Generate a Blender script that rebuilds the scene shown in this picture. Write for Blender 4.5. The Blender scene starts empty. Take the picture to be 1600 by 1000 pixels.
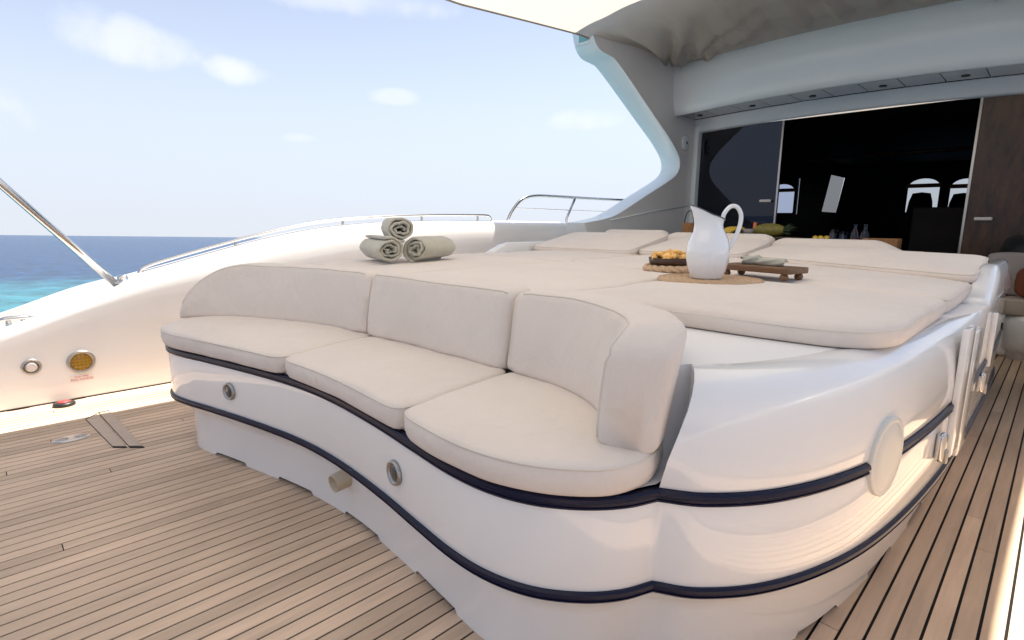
import bpy, bmesh, math, random
from mathutils import Vector, Matrix, noise
random.seed(7)
S = bpy.context.scene
COL = S.collection

# ------------------------------------------------------------------ camera
RIGHT = Vector((0.7030801, 0.71105911, 0.00856199))
UP = Vector((-0.13156568, 0.11823804, 0.98423078))
FWD = Vector((-0.69883391, 0.69311955, -0.17668179))
CAM = Vector((0, 0, 1.0))
FPX = 850.0
cd = bpy.data.cameras.new('camera'); cam = bpy.data.objects.new('camera', cd); COL.objects.link(cam)
cam.matrix_world = Matrix(((RIGHT.x, UP.x, -FWD.x, CAM.x), (RIGHT.y, UP.y, -FWD.y, CAM.y), (RIGHT.z, UP.z, -FWD.z, CAM.z), (0, 0, 0, 1)))
cd.sensor_width = 36; cd.lens = 36 * FPX / 1600; cd.clip_start = 0.05; cd.clip_end = 60000
S.camera = cam
SEA_N = Vector((-0.02153, 0.02317, 0.9995)).normalized()   # the boat rides a little out of trim: the sea is not parallel to its deck

# ------------------------------------------------------------------ sky and sun
SUN_EL = math.radians(71)
W = bpy.data.worlds.new('World'); S.world = W; W.use_nodes = True
nt = W.node_tree; N = nt.nodes; L = nt.links
bg = N['Background']; bg.inputs['Strength'].default_value = 0.061
sky = N.new('ShaderNodeTexSky'); sky.sky_type = 'NISHITA'; sky.sun_disc = False
sky.sun_elevation = SUN_EL; sky.sun_rotation = 0.0
sky.air_density = 0.8; sky.dust_density = 0.2; sky.ozone_density = 4.0
tc = N.new('ShaderNodeTexCoord'); mp = N.new('ShaderNodeMapping'); mp.vector_type = 'POINT'
q = SEA_N.rotation_difference(Vector((0, 0, 1))).to_euler(); mp.inputs['Rotation'].default_value = q
L.new(tc.outputs['Generated'], mp.inputs['Vector']); L.new(mp.outputs['Vector'], sky.inputs['Vector'])
hs = N.new('ShaderNodeHueSaturation'); hs.inputs['Saturation'].default_value = 0.55; L.new(sky.outputs['Color'], hs.inputs['Color'])   # hazy air
# small fair-weather clouds: soft puffs with ragged edges at fixed directions of the sky dome
def sky_dir(px, py):
    d = Vector((-0.69883391, 0.69311955, -0.17668179)) + RIGHT * ((px - 800) / FPX) - UP * ((py - 500) / FPX); return d.normalized()
nz = N.new('ShaderNodeTexNoise'); nz.inputs['Scale'].default_value = 9; nz.inputs['Detail'].default_value = 7; nz.inputs['Roughness'].default_value = 0.55
L.new(tc.outputs['Generated'], nz.inputs['Vector'])
nrm_ = N.new('ShaderNodeVectorMath'); nrm_.operation = 'NORMALIZE'; L.new(tc.outputs['Generated'], nrm_.inputs[0])
acc = None
for px, py, rw, rh, amt in ((215, 66, .11, .034, .50), (125, 40, .045, .034, .40), (368, 108, .060, .024, .55), (560, 0, .15, .025, .40), (620, 152, .045, .014, .30), (915, 185, .08, .022, .40), (465, 215, .03, .008, .2), (-700, 90, .3, .06, .6), (1900, 60, .3, .07, .6), (300, -420, .3, .2, .5)):
    d = sky_dir(px, py); t_ = Vector((d.y, -d.x, 0)).normalized(); u_ = t_.cross(d)
    sb = N.new('ShaderNodeVectorMath'); sb.operation = 'SUBTRACT'; L.new(nrm_.outputs[0], sb.inputs[0]); sb.inputs[1].default_value = d
    e_ = []
    for ax_, rr_ in ((t_, rw), (u_, rh), (d, .25)):
        dt = N.new('ShaderNodeVectorMath'); dt.operation = 'DOT_PRODUCT'; L.new(sb.outputs[0], dt.inputs[0]); dt.inputs[1].default_value = ax_ / rr_
        pw = N.new('ShaderNodeMath'); pw.operation = 'MULTIPLY'; L.new(dt.outputs['Value'], pw.inputs[0]); L.new(dt.outputs['Value'], pw.inputs[1]); e_.append(pw.outputs[0])
    a1 = N.new('ShaderNodeMath'); L.new(e_[0], a1.inputs[0]); L.new(e_[1], a1.inputs[1])
    a2 = N.new('ShaderNodeMath'); L.new(a1.outputs[0], a2.inputs[0]); L.new(e_[2], a2.inputs[1])
    a3 = N.new('ShaderNodeMath'); a3.operation = 'MULTIPLY_ADD'; L.new(nz.outputs['Fac'], a3.inputs[0]); a3.inputs[1].default_value = -3.2; L.new(a2.outputs[0], a3.inputs[2])
    mr_ = N.new('ShaderNodeMapRange'); mr_.interpolation_type = 'SMOOTHSTEP'; mr_.inputs[1].default_value = -.5; mr_.inputs[2].default_value = -1.75; mr_.inputs[3].default_value = 0; mr_.inputs[4].default_value = amt
    L.new(a3.outputs[0], mr_.inputs[0])
    if acc is None: acc = mr_.outputs[0]
    else:
        m_ = N.new('ShaderNodeMath'); m_.operation = 'MAXIMUM'; L.new(acc, m_.inputs[0]); L.new(mr_.outputs[0], m_.inputs[1]); acc = m_.outputs[0]
# pale sea haze low over the horizon
sepz = N.new('ShaderNodeSeparateXYZ'); L.new(mp.outputs['Vector'], sepz.inputs[0])
hz = N.new('ShaderNodeMapRange'); hz.interpolation_type = 'SMOOTHERSTEP'; hz.inputs[1].default_value = -.02; hz.inputs[2].default_value = .42; hz.inputs[3].default_value = .9; hz.inputs[4].default_value = 0; L.new(sepz.outputs['Z'], hz.inputs[0])
mixh = N.new('ShaderNodeMix'); mixh.data_type = 'RGBA'; L.new(hz.outputs[0], mixh.inputs['Factor']); L.new(hs.outputs['Color'], mixh.inputs['A']); mixh.inputs['B'].default_value = (3.35, 3.55, 4.0, 1)
mixc = N.new('ShaderNodeMix'); mixc.data_type = 'RGBA'
L.new(acc, mixc.inputs['Factor']); L.new(mixh.outputs['Result'], mixc.inputs['A']); mixc.inputs['B'].default_value = (5.2, 5.2, 5.35, 1)
L.new(mixc.outputs['Result'], bg.inputs['Color'])
sd = bpy.data.lights.new('sun', 'SUN'); sun = bpy.data.objects.new('sun', sd); COL.objects.link(sun)
sd.energy = 2.75; sd.angle = math.radians(0.5); sd.color = (1.0, 0.93, 0.82)
sun.rotation_euler = (-(math.pi / 2 - SUN_EL), 0, 0)      # light comes from forward (+Y), high up
S.view_settings.view_transform = 'Standard'; S.view_settings.look = 'None'; S.view_settings.gamma = 1
S.view_settings.exposure = 1.87
S.view_settings.use_curve_mapping = False

# ------------------------------------------------------------------ helpers
def ray(px, py): return FWD + RIGHT * ((px - 800) / FPX) - UP * ((py - 500) / FPX)
def onz(px, py, z): d = ray(px, py); return CAM + d * ((z - CAM.z) / d.z)
def onx(px, py, x): d = ray(px, py); return CAM + d * ((x - CAM.x) / d.x)
def ony(px, py, y): d = ray(px, py); return CAM + d * ((y - CAM.y) / d.y)

def tag(o, label=None, cat=None, group=None, kind=None):
    if label: o['label'] = label
    if cat: o['category'] = cat
    if group: o['group'] = group
    if kind: o['kind'] = kind
    return o
def empty(name, loc=(0, 0, 0), **k):
    o = bpy.data.objects.new(name, None); COL.objects.link(o); o.location = loc; o.empty_display_size = .1
    bpy.context.view_layer.update()
    return tag(o, **k)
def link(name, me, mat=None, parent=None, smooth=True, **k):
    o = bpy.data.objects.new(name, me); COL.objects.link(o)
    if mat and not me.materials: me.materials.append(mat)
    if smooth:
        for p in me.polygons: p.use_smooth = True
    if parent:
        o.parent = parent
        o.matrix_parent_inverse = Matrix.Translation(parent.location).inverted() if parent.type == 'EMPTY' else Matrix()
    return tag(o, **k)
def mesh(name, V, F, mat=None, parent=None, smooth=True, **k):
    me = bpy.data.meshes.new(name); me.from_pydata([tuple(v) for v in V], [], F); me.validate(); me.update()
    bm = bmesh.new(); bm.from_mesh(me); bmesh.ops.recalc_face_normals(bm, faces=bm.faces); bm.to_mesh(me); bm.free()
    return link(name, me, mat, parent, smooth, **k)
def sharp(o, deg=40):
    me = o.data
    bm = bmesh.new(); bm.from_mesh(me)
    for e in bm.edges:
        if len(e.link_faces) == 2 and e.calc_face_angle(0) > math.radians(deg): e.smooth = False
    bm.to_mesh(me); bm.free(); return o
def bevel(o, w=.01, seg=3):
    m = o.modifiers.new('bevel', 'BEVEL'); m.width = w; m.segments = seg; m.limit_method = 'ANGLE'; m.angle_limit = math.radians(35); return o
def box(name, c, s, mat, parent=None, bev=0, rot=None, **k):
    x, y, z = (a / 2 for a in s)
    V = [Vector((i * x, j * y, l * z)) for i in (-1, 1) for j in (-1, 1) for l in (-1, 1)]
    if rot is not None: V = [rot @ v for v in V]
    V = [v + Vector(c) for v in V]
    o = mesh(name, V, [(0, 1, 3, 2), (4, 6, 7, 5), (0, 4, 5, 1), (2, 3, 7, 6), (0, 2, 6, 4), (1, 5, 7, 3)], mat, parent, smooth=bev > 0, **k)
    if bev: bevel(o, bev)
    return o
def tube(name, pts, r, mat, parent=None, n=10, closed=False, caps=True, **k):
    pts = [Vector(p) for p in pts]; m = len(pts); V = []; F = []
    rs = r if isinstance(r, (list, tuple)) else [r] * m
    up = Vector((0, 0, 1)); prev = None
    for i, p in enumerate(pts):
        a = pts[(i - 1) % m] if (closed or i > 0) else p; b = pts[(i + 1) % m] if (closed or i < m - 1) else p
        t = (b - a).normalized()
        if prev is None:
            s = t.cross(up);
            if s.length < .05: s = t.cross(Vector((1, 0, 0)))
        else: s = prev - t * prev.dot(t)
        s.normalize(); prev = s; w = s.cross(t)
        for j in range(n):
            an = 2 * math.pi * j / n; V.append(p + (s * math.cos(an) + w * math.sin(an)) * rs[i])
    for i in range(m if closed else m - 1):
        for j in range(n):
            a = i * n + j; b = i * n + (j + 1) % n; c = ((i + 1) % m) * n + (j + 1) % n; d = ((i + 1) % m) * n + j
            F.append((a, b, c, d))
    if caps and not closed: F.append(tuple(range(n))); F.append(tuple(range((m - 1) * n, m * n)))
    return mesh(name, V, F, mat, parent, **k)
def lathe(name, prof, c, mat, parent=None, n=32, axis=None, mod=None, **k):
    V = []; F = []; M = axis.to_matrix() if axis is not None else Matrix.Identity(3)
    for i, (r, z) in enumerate(prof):
        for j in range(n):
            a = 2 * math.pi * j / n; v = Vector((r * math.cos(a), r * math.sin(a), z))
            if mod: v = mod(v, i, a)
            V.append(M @ v + Vector(c))
    for i in range(len(prof) - 1):
        for j in range(n): F.append((i * n + j, i * n + (j + 1) % n, (i + 1) * n + (j + 1) % n, (i + 1) * n + j))
    if prof[0][0] > 1e-4: F.append(tuple(range(n)))
    if prof[-1][0] > 1e-4 and not mod: F.append(tuple(range((len(prof) - 1) * n, len(prof) * n)))
    return mesh(name, V, F, mat, parent, **k)
def spline(P, per=8, closed=False):
    P = [Vector(p) for p in P]; m = len(P); out = []
    for i in range(m if closed else m - 1):
        p0 = P[(i - 1) % m] if (closed or i > 0) else P[0] * 2 - P[1]; p1 = P[i]; p2 = P[(i + 1) % m]
        p3 = P[(i + 2) % m] if (closed or i + 2 < m) else P[-1] * 2 - P[-2]
        for j in range(per):
            t = j / per
            out.append(.5 * ((2 * p1) + (p2 - p0) * t + (2 * p0 - 5 * p1 + 4 * p2 - p3) * t * t + (3 * p1 - p0 - 3 * p2 + p3) * t ** 3))
    if not closed: out.append(P[-1])
    return out
def lerp_tab(tab, x):
    if x <= tab[0][0]: return tab[0][1]
    for (a, b), (c, d) in zip(tab, tab[1:]):
        if x <= c: t = (x - a) / (c - a); return b + (d - b) * t
    return tab[-1][1]
def sstep(a, b, x): t = max(0, min(1, (x - a) / (b - a))); return t * t * (3 - 2 * t)
def area2(P): return sum(P[i].x * P[(i + 1) % len(P)].y - P[(i + 1) % len(P)].x * P[i].y for i in range(len(P)))
def inset(P, d, closed=True):
    """move a counter-clockwise outline inwards by d"""
    out = []; m = len(P)
    for i in range(m):
        a = P[(i - 1) % m] if (closed or i > 0) else P[i]; b = P[(i + 1) % m] if (closed or i < m - 1) else P[i]
        t = (b - a); t.normalize(); out.append(P[i] + Vector((-t.y, t.x)) * d)
    return out
def grid_faces(r, c, wrap=False):
    return [(i * c + j, i * c + (j + 1) % c, (i + 1) * c + (j + 1) % c, (i + 1) * c + j) for i in range(r - 1) for j in range(c if wrap else c - 1)]
def fill(name, loop3, mat, parent=None, **k):
    bm = bmesh.new(); vs = [bm.verts.new(v) for v in loop3]; es = [bm.edges.new((vs[i], vs[(i + 1) % len(vs)])) for i in range(len(vs))]
    bmesh.ops.triangle_fill(bm, use_beauty=True, use_dissolve=False, edges=es)
    me = bpy.data.meshes.new(name); bm.to_mesh(me); bm.free()
    return link(name, me, mat, parent, smooth=False, **k)

# ------------------------------------------------------------------ materials
def mat(name, col, rough=.5, metal=0, coat=0, bump=None, var=None, spec=.5, sheen=0, objvar=0, trans=0, cr=.06, crease=0, patch=0):
    m = bpy.data.materials.new(name); m.use_nodes = True; t = m.node_tree; n = t.nodes; l = t.links
    b = n['Principled BSDF']; b.inputs['Base Color'].default_value = (*col, 1); b.inputs['Roughness'].default_value = rough
    b.inputs['Metallic'].default_value = metal; b.inputs['Coat Weight'].default_value = coat; b.inputs['Coat Roughness'].default_value = cr
    b.inputs['Specular IOR Level'].default_value = spec; b.inputs['Sheen Weight'].default_value = sheen
    co = n.new('ShaderNodeTexCoord')
    if var:      # (scale, amount, stretch): mottled colour
        sc, am, st = var
        mpp = n.new('ShaderNodeMapping'); mpp.inputs['Scale'].default_value = st; l.new(co.outputs['Object'], mpp.inputs[0])
        no = n.new('ShaderNodeTexNoise'); no.inputs['Scale'].default_value = sc; no.inputs['Detail'].default_value = 5; no.inputs['Roughness'].default_value = .6
        l.new(mpp.outputs[0], no.inputs['Vector'])
        mr = n.new('ShaderNodeMapRange'); mr.inputs[1].default_value = .25; mr.inputs[2].default_value = .75; mr.inputs[3].default_value = 1 - am; mr.inputs[4].default_value = 1 + am
        l.new(no.outputs['Fac'], mr.inputs[0]); last = mr.outputs[0]
        if objvar:
            oi = n.new('ShaderNodeObjectInfo'); m2 = n.new('ShaderNodeMapRange'); m2.inputs[3].default_value = 1 - objvar; m2.inputs[4].default_value = 1 + objvar
            l.new(oi.outputs['Random'], m2.inputs[0]); mm = n.new('ShaderNodeMath'); mm.operation = 'MULTIPLY'; l.new(last, mm.inputs[0]); l.new(m2.outputs[0], mm.inputs[1]); last = mm.outputs[0]
        if patch:
            n3 = n.new('ShaderNodeTexNoise'); n3.inputs['Scale'].default_value = 1.3; n3.inputs['Detail'].default_value = 4; l.new(co.outputs['Object'], n3.inputs['Vector'])
            m3 = n.new('ShaderNodeMapRange'); m3.inputs[1].default_value = .3; m3.inputs[2].default_value = .7; m3.inputs[3].default_value = 1 - patch; m3.inputs[4].default_value = 1 + patch; l.new(n3.outputs['Fac'], m3.inputs[0])
            m4 = n.new('ShaderNodeMath'); m4.operation = 'MULTIPLY'; l.new(last, m4.inputs[0]); l.new(m3.outputs[0], m4.inputs[1]); last = m4.outputs[0]
        vm = n.new('ShaderNodeVectorMath'); vm.operation = 'SCALE'; vm.inputs[0].default_value = col; l.new(last, vm.inputs['Scale']); l.new(vm.outputs[0], b.inputs['Base Color'])
    if bump:     # list of (scale, distance, stretch)
        prev = None
        for sc, ds, st in bump:
            mpp = n.new('ShaderNodeMapping'); mpp.inputs['Scale'].default_value = st; l.new(co.outputs['Object'], mpp.inputs[0])
            no = n.new('ShaderNodeTexNoise'); no.inputs['Scale'].default_value = sc; no.inputs['Detail'].default_value = 3; no.inputs['Distortion'].default_value = crease if sc < 30 else 0; l.new(mpp.outputs[0], no.inputs['Vector'])
            bu = n.new('ShaderNodeBump'); bu.inputs['Strength'].default_value = 1; bu.inputs['Distance'].default_value = ds; l.new(no.outputs['Fac'], bu.inputs['Height'])
            if prev: l.new(prev.outputs[0], bu.inputs['Normal'])
            prev = bu
        l.new(prev.outputs[0], b.inputs['Normal'])
    if trans:
        tr = n.new('ShaderNodeBsdfTranslucent'); tr.inputs['Color'].default_value = (*[min(1, c * 1.05) for c in col], 1)
        mxs = n.new('ShaderNodeMixShader'); mxs.inputs[0].default_value = trans
        l.new(b.outputs[0], mxs.inputs[1]); l.new(tr.outputs[0], mxs.inputs[2]); l.new(mxs.outputs[0], n['Material Output'].inputs['Surface'])
    return m
ONE = (1, 1, 1)
M_GEL = mat('white_gelcoat', (.85, .835, .82), .32, coat=1, cr=.025, var=(3, .015, ONE))
M_GEL2 = mat('pale_blue_grey_gelcoat', (.80, .87, .88), .3, coat=.3, var=(2, .03, ONE))
M_GELM = mat('matt_gelcoat', (.85, .835, .82), .5, var=(3, .02, ONE))
M_COVER = mat('aged_white_plastic', (.74, .71, .64), .35)
M_WALL = mat('pale_grey_panel', (.78, .77, .75), .35, coat=.3, var=(3, .03, ONE))
M_FAB = mat('cream_canvas', (.78, .69, .612), .9, spec=.2, sheen=.15, crease=1.6, bump=[(3.2, .011, (1, 1, 1)), (11, .005, (1, .6, .5)), (420, .0009, ONE)], var=(2.2, .055, ONE))
M_FAB2 = mat('cream_canvas_piping', (.72, .65, .57), .9, spec=.2)
M_NAVY = mat('navy_rubber', (.004, .006, .028), .3, spec=.3)
M_TEAK = mat('weathered_teak', (.65, .48, .345), .62, spec=.3, var=(7, .13, (6, .5, 1)), objvar=.17, patch=.16, bump=[(60, .0008, (4, .12, 1))])
M_TEAK2 = mat('grey_teak', (.54, .43, .34), .65, spec=.3, var=(14, .15, (5, 1, 1)))
M_CAULK = mat('black_caulk', (.008, .006, .006), .7, spec=.2)
M_STEEL = mat('stainless_steel', (.66, .65, .64), .18, metal=1)
M_STEEL2 = mat('brushed_steel', (.45, .43, .41), .38, metal=1)
M_DARK = mat('dark_lens', (.05, .047, .04), .15, coat=.5)
M_AMBER = mat('amber_lens', (.42, .24, .02), .18, coat=.6)
M_AMBER2 = mat('amber_lens_rib', (.30, .165, .012), .25)
M_TAN = mat('tan_plastic', (.50, .40, .28), .45)
M_BLACK = mat('black_plastic', (.02, .02, .02), .4)
M_RED = mat('red_lettering', (.6, .05, .06), .6)
M_PLATE = mat('white_sticker', (.78, .72, .69), .5)
M_TOWEL = mat('sage_towel', (.56, .53, .43), .95, spec=.1, sheen=.4, bump=[(45, .004, ONE), (380, .0022, ONE)], var=(9, .10, ONE))
M_ENAM = mat('white_enamel', (.80, .81, .83), .16, coat=.8)
M_RIM = mat('dark_enamel_rim', (.05, .055, .07), .3)
M_WEAVE = mat('woven_straw', (.58, .40, .25), .8, bump=[(160, .003, (1, 1, 1))], var=(90, .22, ONE))
M_WOOD = mat('brown_wood', (.17, .085, .04), .45, var=(8, .25, (1, 6, 6)))
M_WOODD = mat('dark_wood', (.06, .027, .012), .45)
M_CORN = mat('golden_crackers', (.85, .50, .16), .7, var=(40, .35, ONE), objvar=.25)
M_NAP = mat('grey_green_linen', (.46, .45, .38), .9, bump=[(60, .003, ONE)])
M_RUST = mat('rust_fabric', (.17, .05, .02), .9, bump=[(30, .003, ONE)])
M_GREYC = mat('grey_canvas', (.36, .32, .30), .9)
M_SAND = mat('sand_canvas', (.45, .38, .32), .9)
M_AWN = mat('awning_canvas', (.66, .615, .55), .9, spec=.1, trans=.46, crease=1.2, bump=[(2.6, .05, (1, .45, 1)), (300, .0006, ONE)], var=(2, .05, ONE))
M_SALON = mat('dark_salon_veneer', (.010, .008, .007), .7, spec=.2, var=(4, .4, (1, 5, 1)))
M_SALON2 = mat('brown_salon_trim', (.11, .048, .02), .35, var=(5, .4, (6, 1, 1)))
M_REFL = mat('painted_brown_reflection', (.06, .026, .011), .3, spec=.4, var=(5, .75, (3, 1, 1)))  # brown reflections of the dark door glass, put into an opaque colour
M_ORANGE = mat('orange_blind', (.40, .14, .04), .6)
M_BASKET = mat('tan_basket', (.30, .14, .05), .8, bump=[(150, .004, ONE)], var=(60, .25, ONE))
M_PINE = mat('pineapple_skin', (.20, .17, .03), .55, var=(40, .35, ONE))
M_LEAF = mat('pineapple_leaf', (.10, .15, .08), .5)
M_BANANA = mat('yellow_fruit', (.70, .46, .05), .5)
M_MELON = mat('orange_melon', (.75, .20, .06), .5)
M_BOWL = mat('grey_ceramic', (.28, .25, .23), .35)
M_LAMP = mat('teal_lens', (.12, .42, .42), .08, coat=1)
M_CEIL = mat('glossy_ceiling_panel', (.30, .29, .31), .07, coat=1)

def glass_mat(name, tint, refl=1.45):
    m = bpy.data.materials.new(name); m.use_nodes = True; t = m.node_tree; n = t.nodes; l = t.links
    n.remove(n['Principled BSDF'])
    tr = n.new('ShaderNodeBsdfTransparent'); tr.inputs[0].default_value = (*tint, 1)
    gl = n.new('ShaderNodeBsdfGlossy'); gl.inputs['Roughness'].default_value = .01; gl.inputs['Color'].default_value = (.75, .8, 1, 1)
    fr = n.new('ShaderNodeFresnel'); fr.inputs['IOR'].default_value = refl
    ms = n.new('ShaderNodeMixShader'); l.new(fr.outputs[0], ms.inputs[0]); l.new(tr.outputs[0], ms.inputs[1]); l.new(gl.outputs[0], ms.inputs[2])
    l.new(ms.outputs[0], n['Material Output'].inputs['Surface']); return m
M_GLASS = glass_mat('dark_tinted_glass', (.10, .10, .11), 1.5)
M_TINT = glass_mat('violet_tinted_glass', (.04, .04, .11), 1.08)
M_TINT2 = glass_mat('smoke_tinted_glass', (.26, .25, .24), 1.08)
M_TINT3 = glass_mat('light_tinted_glass', (.55, .56, .56), 1.08)
M_CLEAR = glass_mat('clear_glass', (.85, .9, .88), 1.45)

# sea: deep blue with turquoise shallows over sand close to the boat
def sea_mat():
    m = bpy.data.materials.new('sea_water'); m.use_nodes = True; t = m.node_tree; n = t.nodes; l = t.links
    b = n['Principled BSDF']; b.inputs['Roughness'].default_value = .25; b.inputs['Specular IOR Level'].default_value = .14
    co = n.new('ShaderNodeTexCoord')
    ln = n.new('ShaderNodeVectorMath'); ln.operation = 'DISTANCE'; l.new(co.outputs['Object'], ln.inputs[0]); ln.inputs[1].default_value = (-26, 4, 0)   # a patch of sand on the port side
    no = n.new('ShaderNodeTexNoise'); no.inputs['Scale'].default_value = .09; no.inputs['Detail'].default_value = 5; l.new(co.outputs['Object'], no.inputs['Vector'])
    ma = n.new('ShaderNodeMath'); ma.operation = 'MULTIPLY_ADD'; ma.inputs[1].default_value = 26; l.new(no.outputs['Fac'], ma.inputs[0]); l.new(ln.outputs['Value'], ma.inputs[2])
    mr = n.new('ShaderNodeMapRange'); mr.inputs[1].default_value = 20; mr.inputs[2].default_value = 44; l.new(ma.outputs[0], mr.inputs[0])
    cr = n.new('ShaderNodeValToRGB'); e = cr.color_ramp.elements; e[0].color = (.04, .20, .25, 1); e[1].color = (.012, .045, .115, 1); e[1].position = 1
    l.new(mr.outputs[0], cr.inputs[0])
    n2 = n.new('ShaderNodeTexNoise'); n2.inputs['Scale'].default_value = .35; n2.inputs['Detail'].default_value = 8; n2.inputs['Roughness'].default_value = .65
    mpp = n.new('ShaderNodeMapping'); mpp.inputs['Scale'].default_value = (1, 1.6, 1); l.new(co.outputs['Object'], mpp.inputs[0]); l.new(mpp.outputs[0], n2.inputs['Vector'])
    mr2 = n.new('ShaderNodeMapRange'); mr2.inputs[1].default_value = .3; mr2.inputs[2].default_value = .7; mr2.inputs[3].default_value = .5; mr2.inputs[4].default_value = 1.55; l.new(n2.outputs['Fac'], mr2.inputs[0])
    sc = n.new('ShaderNodeVectorMath'); sc.operation = 'SCALE'; l.new(cr.outputs[0], sc.inputs[0]); l.new(mr2.outputs[0], sc.inputs['Scale']); l.new(sc.outputs[0], b.inputs['Base Color'])
    bu = n.new('ShaderNodeBump'); bu.inputs['Distance'].default_value = .5; bu.inputs['Strength'].default_value = 1; l.new(n2.outputs['Fac'], bu.inputs['Height'])
    l.new(bu.outputs[0], b.inputs['Normal']); return m
M_SEA = sea_mat()

# ------------------------------------------------------------------ setting: sea, deck
XC = -1.70         # centre line of the boat
R = 26000
sea = mesh('sea', [(-R, -R, 0), (R, -R, 0), (R, R, 0), (-R, R, 0)], [(0, 1, 2, 3)], M_SEA, smooth=False, kind='structure')
sea.matrix_world = Matrix.Translation((0, 0, -2.1)) @ Vector((0, 0, 1)).rotation_difference(SEA_N).to_matrix().to_4x4()

DX0, DX1, DY0, DY1 = -3.80, 0.40, -1.7, 6.5
deck = box('deck', ((DX0 + DX1) / 2, (DY0 + DY1) / 2, -.053), (DX1 - DX0 + .02, DY1 - DY0, .1), M_CAULK, kind='structure')
def plank(x, y0, y1, w):
    mesh('plank', [(x + a, b, c) for a in (-w / 2, w / 2) for b in (y0, y1) for c in (-.02, 0)],
         [(0, 1, 3, 2), (4, 6, 7, 5), (0, 4, 5, 1), (2, 3, 7, 6), (0, 2, 6, 4), (1, 5, 7, 3)], M_TEAK, deck, smooth=False)
PITCH = .049; rng = random.Random(3); npl = 0
nrow = int((DX1 - DX0) / PITCH)
for i in range(nrow):
    x = DX0 + PITCH * (i + .5)
    gap = .0060 if x < -.5 else .0068
    if -2.75 < x < -.42: y_end = 1.15           # the rest of these rows lies under the sun lounge
    else: y_end = DY1 - .02
    y = DY0 + .01; first = True
    while y < y_end - .05:
        ln = rng.uniform(2.4, 4.2) if not first else rng.uniform(1.2, 4.2)
        if -2.75 < x < -.42: ln = rng.uniform(1.6, 6)
        first = False
        e = min(y + ln, y_end)
        if y_end - e < .5: e = y_end
        plank(x, y, e - .003, PITCH - gap); npl += 1; y = e

hull = mesh('hull', [(-4.07, -2.2, -2.6), (.67, -2.2, -2.6), (.67, 14, -2.6), (-4.07, 14, -2.6), (-4.07, -2.2, -.106), (.67, -2.2, -.106), (.67, 14, -.106), (-4.07, 14, -.106)],
            [(0, 1, 2, 3), (0, 4, 5, 1), (1, 5, 6, 2), (2, 6, 7, 3), (3, 7, 4, 0), (4, 7, 6, 5)], M_GEL, smooth=False, kind='structure')

# ------------------------------------------------------------------ bulwarks
ZI = [(-1.7, .16), (-.6, .25), (.056, .392), (.264, .475), (.546, .565), (.853, .637), (1.2, .69), (1.6, .755), (2.06, .815), (2.6, .865), (3.2, .89), (4.8, .89)]
ZO = [(-1.7, .20), (-.6, .30), (.07, .45), (.23, .53), (.51, .615), (.76, .675), (1.08, .762), (1.48, .865), (1.93, .946), (2.4, .985), (3.0, 1.005), (4.8, 1.0)]
def smooth_tab(tab, x): return sum(lerp_tab(tab, x + d) for d in (-.16, -.08, 0, .08, .16)) / 5
def bulwark(sx, **k):
    root = empty('bulwark', (XC + sx * 2.1, 1.5, 0), **k)
    ys = [-1.7 + .08 * i for i in range(81)] + [4.74, 4.765, 4.775]
    V = []; c = 0
    for y in ys:
        zi, zo = smooth_tab(ZI, y), smooth_tab(ZO, y)
        endf = max(0, (y - 4.70) / .075); sh = .05 * endf ** 2
        d = 1 - sstep(.50, .64, y)
        h = (zo - zi) * (1 - .55 * d)
        prof = [(2.10, -.03), (2.10, zi - .10), (2.10, zi - .035), (2.1005, zi - .03), (2.103, zi), (2.115, zi + h * .45), (2.14, zi + h * .8), (2.165, zi + h * .97 - .0 * d),
                (2.175, zo - .005 - .10 * d), (2.27, zo - .10 * d), (2.30, zo + .004 - .09 * d), (2.315, zo + .012 + .012 * d), (2.345, zo + .012 + .012 * d), (2.36, zo - .02), (2.37, -.15)]
        for (a, z) in prof: V.append((XC + sx * (a + (sh if a < 2.2 else -sh)), y, min(z, max(z - sh, -.2)) if z > 0 else z))
        c = len(prof)
    F = grid_faces(len(ys), c); F.append(tuple(range(c))); F.append(tuple(range((len(ys) - 1) * c, len(ys) * c)))
    sharp(mesh('wall', V, F, M_GEL, root), 50)
    # grab rail along the outer edge
    pts = [(XC + sx * 2.31, y, smooth_tab(ZO, y) + z) for y, z in [(.72, .0), (.76, .03), (.9, .04), (1.2, .043), (1.5, .045), (1.9, .05), (2.4, .05), (2.9, .055), (3.4, .06), (3.6, .062), (3.66, .045), (3.68, .0)]]
    hr = tube('handrail', spline(pts, 4), .011, M_STEEL, root)
    for y in (1.3, 2.1, 2.85, 3.5): tube('rail_post', [(XC + sx * 2.31, y, smooth_tab(ZO, y) - .01), (XC + sx * 2.31, y, smooth_tab(ZO, y) + .05)], .009, M_STEEL2, root, n=8)
    return root
bw = bulwark(-1, label='white port bulwark rising in a curve beside the open teak deck', cat='bulwark')
bulwark(1, label='white starboard bulwark beyond the narrow side deck with the round side cover', cat='bulwark')
box('base_seam', (DX0 - .0005, 1.5, .004), (.006, 6.2, .008), M_BLACK, bw)
AX = Vector((1, 0, 0)).to_track_quat('Z', 'Y')
def round_light(name, c, r, parent, lens, axis, rings=True, **k):
    o = lathe(name, [(r, 0), (r, .008), (r * .93, .013), (r * .76, .011), (r * .72, .004)], c, M_STEEL2, parent, 32, axis, **k)
    lathe('lens', [(r * .74, .003), (r * .74, .007), (r * .5, .0105), (0.0001, .012)], c, lens, o, 24, axis)
    return o
p1 = onx(49, 573, -3.8); p2 = onx(127, 565, -3.8)
l1 = round_light('courtesy_light', (-3.799, p1.y, p1.z), .043, bw, M_STEEL2, AX)
lathe('bulb_ring', [(.022, .012), (.02, .016), (.012, .013)], (-3.799, p1.y, p1.z), M_PLATE, l1, 20, AX)
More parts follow.
